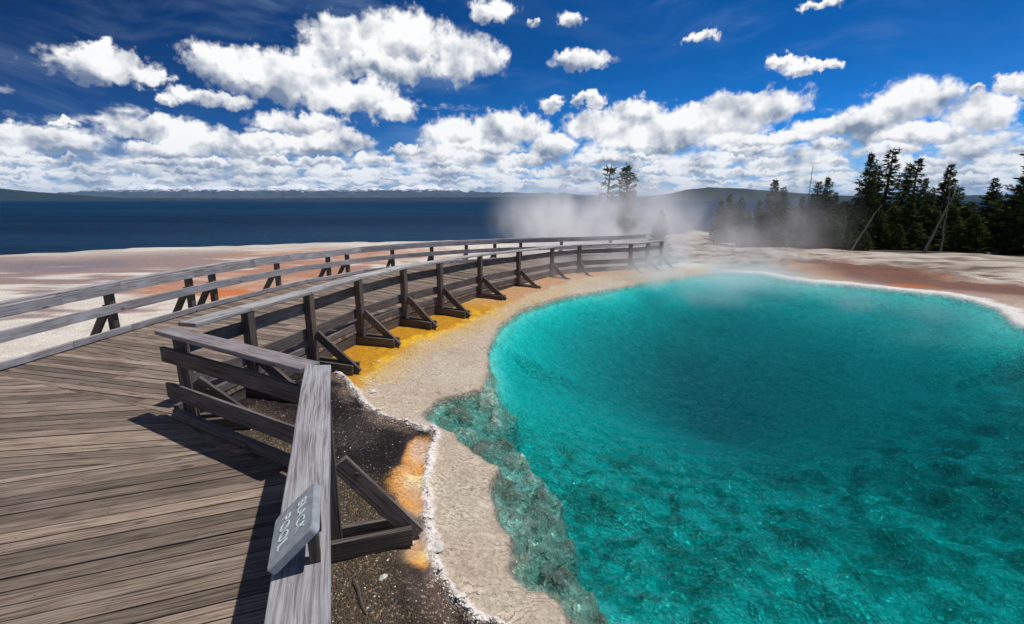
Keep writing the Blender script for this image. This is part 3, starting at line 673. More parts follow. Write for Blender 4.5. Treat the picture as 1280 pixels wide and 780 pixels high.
# nails
def disc(mbv, mbf, c, n, r, h=.004, seg=8):
    n = Vector(n).normalized(); a = n.orthogonal().normalized(); b = n.cross(a); base = len(mbv)
    for hh_ in (0, h):
        for i in range(seg): t = 2 * math.pi * i / seg; mbv.append(tuple(Vector(c) + (a * math.cos(t) + b * math.sin(t)) * r * (1 if hh_ == 0 else .8) + n * hh_))
    mbf.append(tuple(base + seg + i for i in range(seg)))
    for i in range(seg): j = (i + 1) % seg; mbf.append((base + i, base + j, base + seg + j, base + seg + i))

bv, bf = [], []
for p in NAILS: disc(bv, bf, (p[0] - bw.location.x, p[1] - bw.location.y, p[2]), (0, 0, 1), .0045, .0012, 6)
nl = mesh_obj('nails', bv, bf, m_iron, bw); nl['kind'] = 'stuff'
# ------------------------------------------------------------------ railings
def post_set(parent, c, n, cap_bottom, foot=.52, ztop=.60, two=True, big=1.0, braces=True, postmat=None, blab=None):
    """post at c (2d), n = outward direction; brace and sills"""
    c = Vector(c); n = Vector(n).normalized(); t = Vector((-n.y, n.x)); g0 = gz(c.x, c.y)
    p = MB(); p.board((c.x, c.y, g0 - .05), (c.x, c.y, cap_bottom), .088, .088, up=(*n, 0), seg=4, warp=.0012); p.build('post', postmat or W_DARK, parent, .005)
    if not braces: return
    f = c + n * foot; gf = gz(f.x, f.y)
    b = MB(); st = c + n * .06
    b.board((st.x, st.y, ztop), (f.x + n.x * .05, f.y + n.y * .05, gf + .015), .040, .105, up=(*n, 1.0), seg=3, warp=.001); bo = b.build('brace', W_DARK, parent, .004)
    bp = st + n * .09; zz = ztop - .085
    for s_ in (-1, 1):
        bv, bf = [], []; disc(bv, bf, (bp.x + t.x * .021 * s_, bp.y + t.y * .021 * s_, zz), (t.x * s_, t.y * s_, 0), .017, .012); mesh_obj('bolt', bv, bf, m_iron, bo)
    for s_ in ((-1, 1) if two else (1,)):
        a = c - n * .35 + t * .066 * s_; e = f + n * .015 + t * .066 * s_
        za_ = max(gz(a.x, a.y), g0) + .075; ze = gf + .065
        za_ = max(za_, ze - .02)
        s2 = MB(); s2.board((a.x, a.y, za_), (e.x, e.y, ze), .040, .115, seg=2, warp=.001); s2.build('sill', W_DARK, parent, .004)
# bolts need their parent's frame: build with an explicit origin
def fix_bolts():
    for o in COL.objects:
        if o.name.startswith('bolt') and o.parent: o.location = -(o.parent.location + (o.parent.parent.location if o.parent.parent else Vector()))
prail = thing('railing', (-2.6, 4.0, 0), 'weathered timber railing between the boardwalk and the turquoise pool, with flat grey cap boards', 'railing', 'railings of the boardwalk')
CW = .158; CT = .038
def bay(parent, a, b, n, cap=CAP, capmat=W_RAIL, railmat=W_SIDE, inward=-1, ext0=0, ext1=0, parts=('cap', 'top', 'mid'), zt=(.838, .963), zm=(.514, .644), cw=CW, ct=CT, skew0=0, skew1=0):
    """one bay: a, b on the OUTER edge of the cap; n outward"""
    a = Vector(a); b = Vector(b); n = Vector(n).normalized(); d = (b - a).normalized(); L = (b - a).length; seg = max(2, int(L / .35))
    if 'cap' in parts:
        o = n * (-cw / 2); m_ = MB(); p = a + o - d * ext0; q_ = b + o + d * ext1
        m_.board((p.x, p.y, cap - ct / 2), (q_.x, q_.y, cap - ct / 2), cw, ct, seg=seg, warp=.0025, skew0=skew0, skew1=skew1); m_.build('cap_board', capmat, parent, .007)
    for key, (z0, z1) in (('top', zt), ('mid', zm)):
        if key in parts:
            o = n * (-.118); m_ = MB(); p = a + o - d * (ext0 * .5 + .02) + d * .0; q_ = b + o + d * (ext1 * .5 + .02)
            zj = random.uniform(-.004, .004)
            m_.board((p.x, p.y, (z0 + z1) / 2 + zj), (q_.x, q_.y, (z0 + z1) / 2 + zj), .038, z1 - z0, seg=seg, warp=.003); m_.build('rail', railmat, parent, .004)
# foreground rail (A)
ALEN = 4.2; a_end = B_END + A_DIR * ALEN
bay(prail, B_END + A_DIR * .0, a_end, nA, skew0=-.33, parts=('cap',), ext0=.0)
bay(prail, B_END + A_DIR * .14, a_end, nA, parts=('top', 'mid'))
for t_ in (.52, 2.6): c = B_END + A_DIR * t_ - nA * .05; post_set(prail, c, nA, CAP - CT, foot=.43, ztop=.68)
# cross rail (B)
C2 = Vector(C_OUT[0]); bno = -bn
bay(prail, C2, B_END + bdir * .10, bno, parts=('cap',), ext0=.10, cap=CAP - .004, capmat=W_BROWN)
bay(prail, C2 + bdir * .05, B_END + bdir * .12, bno, parts=('top', 'mid'), ext0=.06)
post_set(prail, C2 + Vector((.045, -.09)) + bdir * 0 , Vector((.93, .25)), CAP - CT, foot=.44, ztop=.66)
# pool side (C)
for i in range(len(C_OUT) - 1):
    a = Vector(C_OUT[i]); b = Vector(C_OUT[i + 1]); d = (b - a).normalized(); n = Vector((d.y, -d.x))
    a_ = a + d * (.14 if i == 0 else .003); capz = CAP - (.0 if i else .0)
    bay(prail, a_, b - d * .001, n, capmat=W_CAP, cw=.20)
for i in range(1, len(C_OUT)):
    a = Vector(C_OUT[i - 1]); b = Vector(C_OUT[i]); c_ = Vector(C_OUT[min(i + 1, len(C_OUT) - 1)])
    d = ((b - a).normalized() + ((c_ - b).normalized() if i < len(C_OUT) - 1 else (b - a).normalized())).normalized(); n = Vector((d.y, -d.x))
    post_set(prail, b - n * .05, n, CAP - CT, foot=.54, ztop=.60)
# lake side railing
lrail = thing('railing', (-5.6, 5.0, 0), 'low two-board timber railing along the lake side of the boardwalk', 'railing', 'railings of the boardwalk')
LO = [Vector((-5.80, -2.0))] + [p + Vector((-.13, .03)) for p in LMATCH[:6]] + [p + Vector((-.09, .09)) for p in LMATCH[6:]]
LO[1:2] = [Vector((-5.80, 2.6)), Vector((-5.72, 4.6))]
for i in range(len(LO) - 1):
    a, b = LO[i], LO[i + 1]; d = (b - a).normalized(); n = Vector((-d.y, d.x))
    bay(lrail, a, b, n, cap=1.06, railmat=W_RAIL, zt=(.905, 1.028), zm=(.64, .765), cw=.12, ct=.03)
def at_len(pts, s_):
    for i in range(len(pts) - 1):
        L = (pts[i + 1] - pts[i]).length
        if s_ <= L: return pts[i].lerp(pts[i + 1], s_ / L), (pts[i + 1] - pts[i]).normalized()
        s_ -= L
    return pts[-1], (pts[-1] - pts[-2]).normalized()
for px in (-190, 128, 232, 262, 345, 410, 434, 491, 540, 583, 618, 650, 700, 760, 810):
    # the posts the photograph shows, found where the line of sight crosses the railing
    u = None
    for i in range(len(LO) - 1):
        a, b = LO[i], LO[i + 1]
        d0 = ray(px, 350 if px > 0 else 500); sl = d0[0] / d0[1]
        fa = a.x - sl * a.y; fb_ = b.x - sl * b.y
        if fa * fb_ <= 0 and a.y > .5: t = fa / (fa - fb_); u = a.lerp(b, t); dd = (b - a).normalized(); break
    if u is None: continue
    n = Vector((-dd.y, dd.x)); post_set(lrail, u - n * .05, n, 1.03, foot=.42, ztop=.72, two=False)
fix_bolts()

for o in COL.objects:                                # the gentle fall of the far end
    r_ = o
    while r_.parent: r_ = r_.parent
    if o.type == 'MESH' and r_ in (bw, prail, lrail):
        w_ = Vector((0, 0, 0)); p_ = o
        while p_: w_ = w_ + p_.location; p_ = p_.parent
        for v_ in o.data.vertices: v_.co.z += drop(v_.co.y + w_.y) * min(max((v_.co.z + w_.z - .12) / .2, 0), 1)

# ------------------------------------------------------------------ sign on the foreground rail
m_sign, k, out = material('painted_sign'); ob = k.new('ShaderNodeTexCoord').outputs['Object']
princ(k, out, k.mix(k.ss(k.noise(ob, 22, 5, .6), .35, .7), (.24, .255, .28), (.34, .355, .38)), .45, .4, k.bump(k.noise(ob, 120, 3), .3, .002))
m_let, k, out = material('sign_lettering'); princ(k, out, (.62, .72, .70), .5, .3)
TR = (393, 604); BR = (391, 658); TL = (345, 650); BL = (331, 716)
SL = .244; SW = .173                               # along the rail, across
s0 = B_END + A_DIR * 1.671 - nA * .0345             # upper outer edge starts here
sg = thing('sign', (s0.x, s0.y, CAP + .145), 'grey routed name sign tilted on the cap of the foreground rail', 'sign')
ca_, sa_ = math.cos(R(41.3)), math.sin(R(41.3))
ex = Vector((A_DIR.x, A_DIR.y, 0))                # reading direction, towards the camera
ey = Vector((nA.x * ca_, nA.y * ca_, sa_))        # up the plate
ez = ex.cross(ey).normalized()
rot = Matrix((ex, ey, ez)).transposed()
sg.rotation_euler = rot.to_euler()
def rounded(w, h, r, n=5):
    o = []
    for (cx, cy_, a0) in ((w - r, h - r, 0), (r, h - r, 90), (r, r, 180), (w - r, r, 270)):
        for i in range(n + 1): t = R(a0 + 90 * i / n); o.append((cx + r * math.cos(t), cy_ + r * math.sin(t)))
    return o
oc = rounded(SL, SW, .014); n_ = len(oc); V = []
for z_, ins in ((-.026, .0), (-.003, 0), (0, .004)):
    for (a, b) in oc: V.append((SL / 2 + (a - SL / 2) * (1 - ins / SL * 2), SW / 2 + (b - SW / 2) * (1 - ins / SW * 2) - SW, z_))
Fc = [tuple(2 * n_ + i for i in range(n_)), tuple(n_ - 1 - i for i in range(n_))]
for l_ in (0, 1):
    for i in range(n_): j = (i + 1) % n_; Fc.append((l_ * n_ + i, l_ * n_ + j, (l_ + 1) * n_ + j, (l_ + 1) * n_ + i))
pl = mesh_obj('plate', V, Fc, m_sign, sg)
for txt, yy, sz in (('BLACK', -.068, .050), ('POOL', -.138, .056)):
    cu = bpy.data.curves.new('lettering', 'FONT'); cu.body = txt; cu.size = sz; cu.extrude = .0008; cu.align_x = 'CENTER'; cu.space_character = 1.06
    tmp = bpy.data.objects.new('tmp', cu); COL.objects.link(tmp); bpy.context.view_layer.update()
    me = bpy.data.meshes.new_from_object(tmp); bpy.data.objects.remove(tmp); me.materials.clear(); me.materials.append(m_let)
    lo = bpy.data.objects.new('lettering', me); link(lo, pl); lo.location = (SL / 2, yy, .0012)
for xx in (.05, SL - .05):                        # two timber blocks carry the plate
    wb = MB(); la = Vector((xx, -.03, -.026)); a = rot @ la + Vector(sg.location); lb = rot.inverted() @ (Vector((a.x, a.y, CAP)) - Vector(sg.location))
    wb.board(la, lb, .03, .035, up=(1, 0, 0)); wb.build('block', W_DARK, sg).location = (0, 0, 0)

# ------------------------------------------------------------------ trees
def leaf_mat(name, lo, hi):
    m, k, out = material(name); oi = k.new('ShaderNodeObjectInfo').outputs['Random']; ob = k.new('ShaderNodeTexCoord').outputs['Object']
    n = k.noise(ob, 1.3, 4, .6); c = k.mix(k.ss(n, .3, .7), lo, hi); c = k.mix(1.0, c, k.mix(oi, (.7, .75, .7), (1.25, 1.15, 1.0)), 'MULTIPLY')
    d = k.new('ShaderNodeBsdfDiffuse'); k.put(d.inputs[0], c); t = k.new('ShaderNodeBsdfTranslucent'); k.put(t.inputs[0], c)
    mx = k.new('ShaderNodeMixShader'); mx.inputs[0].default_value = .22; k.l.new(d.outputs[0], mx.inputs[1]); k.l.new(t.outputs[0], mx.inputs[2]); k.l.new(mx.outputs[0], out.inputs[0]); return m
M_FIR = leaf_mat('fir_needles', (.034, .056, .020), (.135, .165, .055)); M_YOUNG = leaf_mat('young_needles', (.050, .085, .016), (.12, .16, .04))
m_bark, k, out = material('bark'); ob = k.new('ShaderNodeTexCoord').outputs['Object']
princ(k, out, k.mix(k.noise(k.vm('MULTIPLY', ob, (1, 1, .2)), 14, 5), (.05, .04, .033), (.14, .115, .095)), .9, .1, k.bump(k.noise(k.vm('MULTIPLY', ob, (1, 1, .15)), 30, 4), .8, .03))
m_snag, k, out = material('bleached_wood'); ob = k.new('ShaderNodeTexCoord').outputs['Object']
princ(k, out, k.mix(k.noise(k.vm('MULTIPLY', ob, (1, 1, .1)), 18, 5), (.06, .05, .042), (.17, .15, .13)), .85, .15, k.bump(k.noise(k.vm('MULTIPLY', ob, (1, 1, .1)), 30, 4), .6, .02))
def tube(V, Fc, pts, radii, seg=6):
    base = len(V)
    for i, p in enumerate(pts):
        p = Vector(p); d = (Vector(pts[min(i + 1, len(pts) - 1)]) - Vector(pts[max(i - 1, 0)])).normalized(); a = d.orthogonal().normalized(); b = d.cross(a)
        for j in range(seg): t = 2 * math.pi * j / seg; V.append(tuple(p + (a * math.cos(t) + b * math.sin(t)) * radii[i]))
    for i in range(len(pts) - 1):
        for j in range(seg): j2 = (j + 1) % seg; Fc.append((base + i * seg + j, base + i * seg + j2, base + (i + 1) * seg + j2, base + (i + 1) * seg + j))
    V.append(tuple(pts[-1])); e = len(V) - 1
    for j in range(seg): Fc.append((base + (len(pts) - 1) * seg + j, base + (len(pts) - 1) * seg + (j + 1) % seg, e))
def conifer_meshes(seed, h=10.0, spread=.20, low=.06, dens=1.0, gap=.0, droop=.25, lean=0.0):
    """unit trees 10 m tall: trunk mesh and crown mesh"""
    rg = random.Random(seed); tv, tf, cv, cf = [], [], [], []
    bend = [(math.sin(i * .9 + seed) * .05 + lean * (i / 9) ** 2, math.cos(i * .7 + seed) * .05, h * .98 * i / 9) for i in range(10)]
    tube(tv, tf, bend, [.17 * (1 - i / 9.6) + .012 for i in range(10)], 7)
    def axis_at(zq):
        f = min(max(zq / (h * .98) * 9, 0), 8.999); i = int(f); t = f - i; return Vector(bend[i]).lerp(Vector(bend[i + 1]), t)
    zc = h * low; 
    while zc < h * .985:
        f = (zc / h - low) / (1 - low); rad = h * spread * (1 - f) ** .85 * (.55 + .45 * min(1, f * 5 + .35)) + .10
        nb_ = max(3, int((6 if f < .8 else 4) * dens))
        a0 = rg.random() * 6.28
        for b in range(nb_):
            if rg.random() < gap: continue
            a = a0 + 6.283 * b / nb_ + rg.uniform(-.35, .35); L = rad * rg.uniform(.55, 1.18)
            if rg.random() < .08: L *= 1.25
            o = axis_at(zc + rg.uniform(-.1, .1)); dirv = Vector((math.cos(a), math.sin(a), 0)); up = .28 if f > .8 else rg.uniform(-.15, .15) - droop * (1 - f) * .6
            pts = [o + dirv * (L * t) + Vector((0, 0, L * (up * t + .22 * t * t))) for t in (0, .33, .66, 1)]
            tube(tv, tf, pts, [.022, .016, .01, .004], 3)
            nt = max(5, int(L * 13 * dens))
            for s_ in range(nt):
                t = rg.uniform(.10, 1.0) ** .8; p = o + dirv * (L * t) + Vector((0, 0, L * (up * t + .22 * t * t)))
                sidev = Vector((-dirv.y, dirv.x, 0)) * rg.uniform(-1, 1) * (.34 * L * (1 - t) + .07) ; p = p + sidev + Vector((0, 0, rg.uniform(-.09, .05)))
                for _ in range(2):
                    q_ = Vector((rg.gauss(0, 1), rg.gauss(0, 1), rg.gauss(0, .55))).normalized(); w = q_.cross(Vector((rg.gauss(0, .4), rg.gauss(0, .4), 1))).normalized()
                    l_ = rg.uniform(.13, .28); ww = rg.uniform(.05, .10); bi = len(cv); dd_ = (dirv * .8 + q_ * .8 + Vector((0, 0, .05))).normalized()
                    cv.extend([tuple(p - w * ww), tuple(p + w * ww), tuple(p + dd_ * l_ + w * ww * .5), tuple(p + dd_ * l_ * 1.25 - w * ww * .3)]); cf.append((bi, bi + 1, bi + 2, bi + 3))
        zc += h * .024 * rg.uniform(.7, 1.4) * (1.0 / max(dens, .6)) * (1 if f < .75 else .7)
    def mk(n, v_, f_, mt): me = bpy.data.meshes.new(n); me.from_pydata(v_, [], f_); me.materials.append(mt); return me
    return mk('trunk', tv, tf, m_bark), (cv, cf)
def crown_mesh(vf, mt): me = bpy.data.meshes.new('crown'); me.from_pydata(vf[0], [], vf[1]); me.materials.append(mt); return me
PROTO = {}
for key, a in {'slim': (3, 10, .15, .06, 1.0, .08, .3), 'slim2': (14, 10, .145, .10, .95, .14, .35), 'full': (5, 10, .21, .04, 1.1, .05, .3), 'full2': (8, 10, .24, .03, 1.15, .06, .2),
               'wide': (11, 10, .30, .02, 1.3, .04, .15), 'open': (21, 10, .22, .12, .75, .28, .05), 'big': (25, 10, .27, .02, 1.3, .04, .3)}.items():
    tm, vf = conifer_meshes(*a); PROTO[key] = (tm, crown_mesh(vf, M_FIR), crown_mesh(vf, M_YOUNG))
used_t = 0
def tree(px, ptop, pbase, Yd, kind, label, young=False, name='pine_tree', wide=1.0, group='conifers along the far bank', rz=None, lean=0.0):
    """stands where the sight line of column px reaches distance Yd; its height reaches photo row ptop"""
    d = ray(px, pbase); x_ = d[0] / d[1] * Yd; zb = gz(x_, Yd) - .05
    d2 = ray(px, ptop); xt = d2[0] / d2[1]; hh_ = (H + d2[2] / d2[1] * Yd) - zb
    o = thing(name, (x_, Yd, zb), label, 'tree', group)
    s_ = hh_ / 10.0; o.scale = (s_ * wide * 1.25, s_ * wide * 1.25, s_); o.rotation_euler = (0, lean, random.uniform(0, 6.28) if rz is None else rz)
    link(bpy.data.objects.new('trunk', PROTO[kind][0]), o); link(bpy.data.objects.new('crown', PROTO[kind][2 if young else 1]), o)
    return o
TREES = [
 (758, 206, 39, 'open', 'left one of the two steam-wrapped pines behind the railing, with an open tufted crown', 1.15),
 (781, 205, 40, 'slim', 'right one of the two steam-wrapped pines behind the railing, narrow and dense', 1.2),
 (897, 250, 36, 'full', 'pale misted tree farthest left in the tree belt', 1.1),
 (907, 243, 39, 'slim', 'slender misted tree just right of the palest one in the steam', 1.1),
 (921, 246, 35, 'slim2', 'thin grey tree veiled by steam at the left end of the belt', 1.2),
 (932, 262, 33, 'full', 'short bluish young tree at the edge of the steam', .9),
 (944, 250, 36, 'full2', 'bushy half-misted tree left of the twin-topped pines', .9),
 (960, 224, 35, 'full', 'taller of the twin-topped pines at the edge of the steam', .95),
 (972, 233, 36, 'slim', 'shorter of the twin-topped pines at the edge of the steam', 1.3),
 (996, 246, 35, 'full2', 'dark bushy tree left of the thin leaning snag', .9),
 (1013, 226, 36, 'slim', 'dark pointed tree directly behind the thin leaning snag', 1.3),
 (1024, 221, 34, 'full', 'sharp dark spire right of the thin leaning snag', .85),
 (1036, 240, 35, 'full2', 'brownish rounded tree right of the sharp spire', .8),
 (1045, 252, 33, 'full', 'lower brownish tree before the gap in the belt', .9),
 (1072, 191, 35, 'full', 'tall dense tree left of the tallest one in the belt', .78),
 (1081, 206, 36, 'slim', 'companion tree squeezed between the two tallest spires', 1.2),
 (1097, 184, 35.5, 'slim2', 'tallest slender tree with separate tiered branches', 1.25),
 (1119, 203, 36, 'slim', 'left tree of the tall thin pair right of the tallest', 1.1),
 (1131, 196, 36.5, 'slim2', 'right tree of the tall thin pair, higher and sparser', 1.2),
 (1143, 222, 35, 'full', 'mid-height narrow tree between thin pair and broad cone', .7),
 (1152, 236, 34, 'slim', 'small thin tree tucked at the left flank of the broad cone', 1.2),
 (1170, 205, 35, 'full2', 'broad dark cone behind the thick leaning snag', .82),
 (1186, 233, 36, 'slim2', 'sparse thin tree right of the broad dark cone', 1.3),
 (1227, 222, 34, 'full2', 'lone pointed tree standing clear near the right end', .85),
 (1277, 178, 31, 'big', 'large black-green tree cut by the right edge of the photo', 1.05)]
for (px, pt, Yd, kd, lb, wd) in TREES: tree(px, pt, 305, Yd, kd, lb, wide=wd)
rg = random.Random(5)
LOWT = [(1003, 268, 33.5, 'full2', 'low dark tree under the thin leaning snag'), (1020, 262, 33, 'wide', 'broad low tree below the sharp spire'), (1058, 285, 31.5, 'full', 'small bright green young pine in front of the gap'),
 (1077, 287, 31, 'wide', 'bright green bushy young pine below the tallest trees'), (1092, 262, 33, 'full2', 'dark low tree at the foot of the tallest spire'), (1062, 256, 34.5, 'wide', 'dark low tree filling the gap left of the tall pair'),
 (1110, 258, 33.5, 'wide', 'wide dark skirted tree right of the tallest spire'), (1128, 252, 33, 'full2', 'dark low tree below the thin pair'), (1120, 280, 31.8, 'full', 'small dark young tree in front of the thin pair'),
 (1148, 256, 33, 'wide', 'wide low tree left of the thick leaning snag'), (1162, 262, 32.4, 'full2', 'dark young tree crossed by the thick leaning snag'), (1182, 258, 33.5, 'wide', 'low spreading tree just right of the thick leaning snag'),
 (1198, 254, 35, 'full2', 'low dark tree left of the round green bush tree'), (1212, 268, 31.2, 'wide', 'round olive bush tree at the front of the belt'), (1238, 256, 34, 'wide', 'dark low tree right of the lone pointed tree'),
 (1253, 246, 33.5, 'full2', 'dark tree left of the large edge tree'), (1255, 276, 31, 'full', 'small green pine at the feet of the large edge tree'), (984, 256, 34.5, 'full2', 'low dark tree right of the twin-topped pines'), (950, 272, 33, 'full2', 'low tree in thin steam below the twin tops'),
 (1036, 268, 32.2, 'wide', 'olive low tree in front of the brownish ones'), (1140, 278, 32, 'wide', 'dark ground-hugging tree behind the fallen log'), (970, 268, 32.6, 'full', 'young tree in front of the twin-topped pines'), (1104, 284, 32.2, 'full2', 'dark young tree beside the bright bushy pine'), (1192, 280, 31.6, 'full', 'small dark tree beside the olive bush tree')]
for (px, pt, Yd, kd, lb) in LOWT: tree(px, pt, 310, Yd, kd, lb, young=('green' in lb or 'olive' in lb or 'brown' in lb), wide=1.4, group='low conifers at the foot of the belt')
BACK = ['between the sharp spire and the tall pair', 'behind the tall dense tree', 'behind the tallest spire', 'behind the thin pair', 'behind the broad dark cone', 'behind the sparse thin tree', 'left of the lone pointed tree', 'right of the lone pointed tree', 'behind the edge tree', 'behind the twin-topped pines', 'behind the leaning snag', 'behind the misted trees']
BX = [1050, 1068, 1090, 1112, 1160, 1186, 1206, 1244, 1264, 966, 1006, 915]
for i, (bx_, lb) in enumerate(zip(BX, BACK)):
    tree(bx_, 250 + rg.uniform(-4, 4), 300, 41 + rg.uniform(-1.5, 2), rg.choice(['full', 'full2', 'wide']), 'dark tree in the back row ' + lb, wide=2.0, group='back row of conifers')
tree(1345, 190, 300, 31, 'big', 'big dark tree outside the right edge of the photo') ; tree(1420, 200, 300, 33, 'full2', 'dark tree farther right outside the photo')
tree(823, 262, 318, 19.5, 'wide', 'small steam-wrapped bush pine at the end of the railing', wide=.8, group='conifers along the far bank')
# dead snags
def snag(base, top, Yb, Yt, r0, label, br=6, seed=1):
    d = ray(*base); x0 = d[0] / d[1] * Yb; z0 = gz(x0, Yb) - .1; d = ray(*top); x1 = d[0] / d[1] * Yt; z1 = H + d[2] / d[1] * Yt
    o = thing('dead_tree', (x0, Yb, z0), label, 'dead tree', 'dead leaning trees'); rg_ = random.Random(seed); V, Fc = [], []
    a = Vector((0, 0, 0)); b = Vector((x1 - x0, Yt - Yb, z1 - z0)); n = 9
    pts = [a.lerp(b, i / n) + Vector((rg_.uniform(-.03, .03), rg_.uniform(-.03, .03), .10 * math.sin(3.1 * i / n))) for i in range(n + 1)]
    tube(V, Fc, pts, [r0 * (1 - .82 * i / n) for i in range(n + 1)], 7); mesh_obj('trunk', V, Fc, m_snag, o, True)
    for i in range(br):
        t = rg_.uniform(.35, .95); p = a.lerp(b, t); q_ = Vector((rg_.gauss(0, 1), rg_.gauss(0, 1), rg_.uniform(-.2, .6))).normalized() * rg_.uniform(.25, .8) * (1.2 - t)
        V, Fc = [], []; tube(V, Fc, [p, p + q_ * .5 + Vector((0, 0, .03)), p + q_], [r0 * .22, r0 * .14, r0 * .05], 4); mesh_obj('branch', V, Fc, m_snag, o)
snag((1153, 319), (1194, 240), 28.6, 29.2, .095, 'thick bleached dead trunk leaning right before the trees', 7, 2)
snag((1176, 314), (1188, 228), 30.5, 31.5, .065, 'thin grey dead trunk just right of the thick leaning one', 9, 3)
snag((1063, 315), (1102, 256), 29.5, 30.5, .06, 'grey dead trunk leaning right before the bright young pines', 5, 4)
snag((1001, 306), (1017, 205), 33, 33.5, .055, 'thin bare snag rising above the trees at a slant', 12, 5)
snag((983, 319), (990, 238), 28.5, 28.8, .04, 'thin upright dead stem at the left of the belt', 8, 6)
for nm, pa, pb, lb in (('fallen_log', (1085, 316), (1205, 314.5), 'long dark fallen log lying under the trees'), ('fallen_log', (1232, 316), (1285, 308), 'grey fallen log near the right edge tree')):
    a = P(*pa, -1.0); b = P(*pb, -1.0); V, Fc = [], []; o = Vector((a[0], a[1], gz(*a) + .06)); e = Vector((b[0], b[1], gz(*b) + .06)) - o
    tube(V, Fc, [e * t for t in (0, .25, .5, .75, 1)], [.11, .1, .09, .07, .04], 8); ob_ = mesh_obj(nm, V, Fc, m_bark, smooth=True); ob_.location = o; tag(ob_, lb, 'log', 'fallen logs')

# ------------------------------------------------------------------ stones, sticks, loose gravel
m_white, k, out = material('white_sinter'); ob = k.new('ShaderNodeTexCoord').outputs['Object']
princ(k, out, k.mix(k.noise(ob, 30, 4), (.60, .54, .47), (.82, .79, .74)), .85, .2, k.bump(k.noise(ob, 60, 4), .6, .01))
def rock_mesh(seed, sub=2):
    b = bmesh.new(); bmesh.ops.create_icosphere(b, subdivisions=sub, radius=1); r_ = random.Random(seed)
    off = Vector((r_.random() * 9, r_.random() * 9, r_.random() * 9))
    from mathutils import noise as mn
    for v_ in b.verts: v_.co *= 1 + .45 * mn.noise(v_.co * 1.3 + off) + .12 * mn.noise(v_.co * 4 + off)
    me = bpy.data.meshes.new('stone'); b.to_mesh(me); b.free(); me.materials.append(m_white); return me
ROCKS = [rock_mesh(i) for i in range(4)]
STN = [(466, 497, .040, 'largest flat white stone on the tan shelf near the railing corner'), (464, 486, .018, 'small white stone just beyond the largest flat one'), (474, 461, .026, 'white stone on the shelf below the yellow band'), (467, 464, .014, 'tiny pebble left of the stone below the yellow band'),
 (548, 686, .045, 'white lump on the crust above the lower orange patch'), (546, 676, .030, 'white lump topping the crust beside the orange patch'), (541, 692, .030, 'small white lump at the rim of the orange patch'), (516, 684, .020, 'pale chip left of the lower orange patch'),
 (480, 734, .024, 'white pebble lying on dark gravel below the brace'), (461, 700, .010, 'tiny white pebble on gravel by the brace shadow'), (513, 609, .012, 'small chip on dark gravel by the bright orange spot'), (552, 435, .020, 'pebble on the shelf beside the pool upper edge'), (538, 432, .014, 'tiny pebble left of the upper shelf pebble'), (600, 742, .016, 'tiny white stone near the lower shelf bend')]
for i, (a, b, r_, lb) in enumerate(STN):
    p = P(a, b, .04); o = link(bpy.data.objects.new('stone', ROCKS[i % 4])); o.location = (p[0], p[1], gz(*p) + r_ * .25); o.scale = (r_, r_ * .8, r_ * .5); o.rotation_euler = (0, 0, i * 1.3)
    tag(o, lb, 'stone', 'loose white stones')
# crust lumps along the white rim, and the gravel flat
def scatter(name, pts, mat, lab, seed):
    b = bmesh.new(); r_ = random.Random(seed)
    V, Fc = [], []
    ico = bmesh.new(); bmesh.ops.create_icosphere(ico, subdivisions=1, radius=1); iv = [v_.co.copy() for v_ in ico.verts]; iff = [[v_.index for v_ in f_.verts] for f_ in ico.faces]; ico.free(); b.free()
    for (a, c, s_) in pts:
        zz = gz(a, c); base = len(V); rz = r_.random() * 6.28; cs, sn = math.cos(rz), math.sin(rz); fl = r_.uniform(.3, .6); el_ = r_.uniform(.7, 1.4)
        for v_ in iv:
            j = r_.uniform(.75, 1.2); vx, vy, vz = v_.x * s_ * el_ * j, v_.y * s_ * j, v_.z * s_ * fl * j
            V.append((a + vx * cs - vy * sn, c + vx * sn + vy * cs, zz + vz + s_ * .15))
        Fc += [tuple(base + i for i in f_) for f_ in iff]
    o = mesh_obj(name, V, Fc, mat); tag(o, lab, kind='stuff'); o['category'] = name; return o
rg = random.Random(9); pts = []
for i in range(len(CRUST) - 1):
    a = Vector(CRUST[i]); b = Vector(CRUST[i + 1]); L = (b - a).length
    for _ in range(int(L * 260)):
        p = a.lerp(b, rg.random()); pts.append((p.x + rg.gauss(0, .011), p.y + rg.gauss(0, .011), rg.uniform(.002, .009) * (1 if rg.random() < .92 else 2.2)))
scatter('crust', pts, m_white, 'white bubbly mineral crust edging the dark gravel', 3)
gp = [[], []]; ORG = [P(520, 566, .07), P(518, 600, .07), P(524, 622, .07), P(530, 692, .07)]
while len(gp[0]) + len(gp[1]) < 5200:
    a, b = rg.uniform(-2.6, .2), rg.uniform(.9, 5.2)
    if any(math.hypot((a - c0) / .13, (b - c1_) / .2) < 1 for c0, c1_ in ORG): continue
    if inside(np.array([a]), np.array([b]), GRAVEL)[0]: (gp[0] if rg.random() < .16 else gp[1]).append((a, b, rg.uniform(.002, .006)))
m_gd, k, out = material('dark_gravel'); ob = k.new('ShaderNodeTexCoord').outputs['Object']; princ(k, out, k.mix(k.ss(k.noise(ob, 20, 3), .4, .6), (.035, .028, .026), (.17, .14, .11)), .8, .3)
scatter('gravel', gp[0], m_white, 'pale grit strewn over the dark flat by the railing', 5); scatter('dark_gravel', gp[1], m_gd, 'dark pebbly gravel beside the railing', 6)
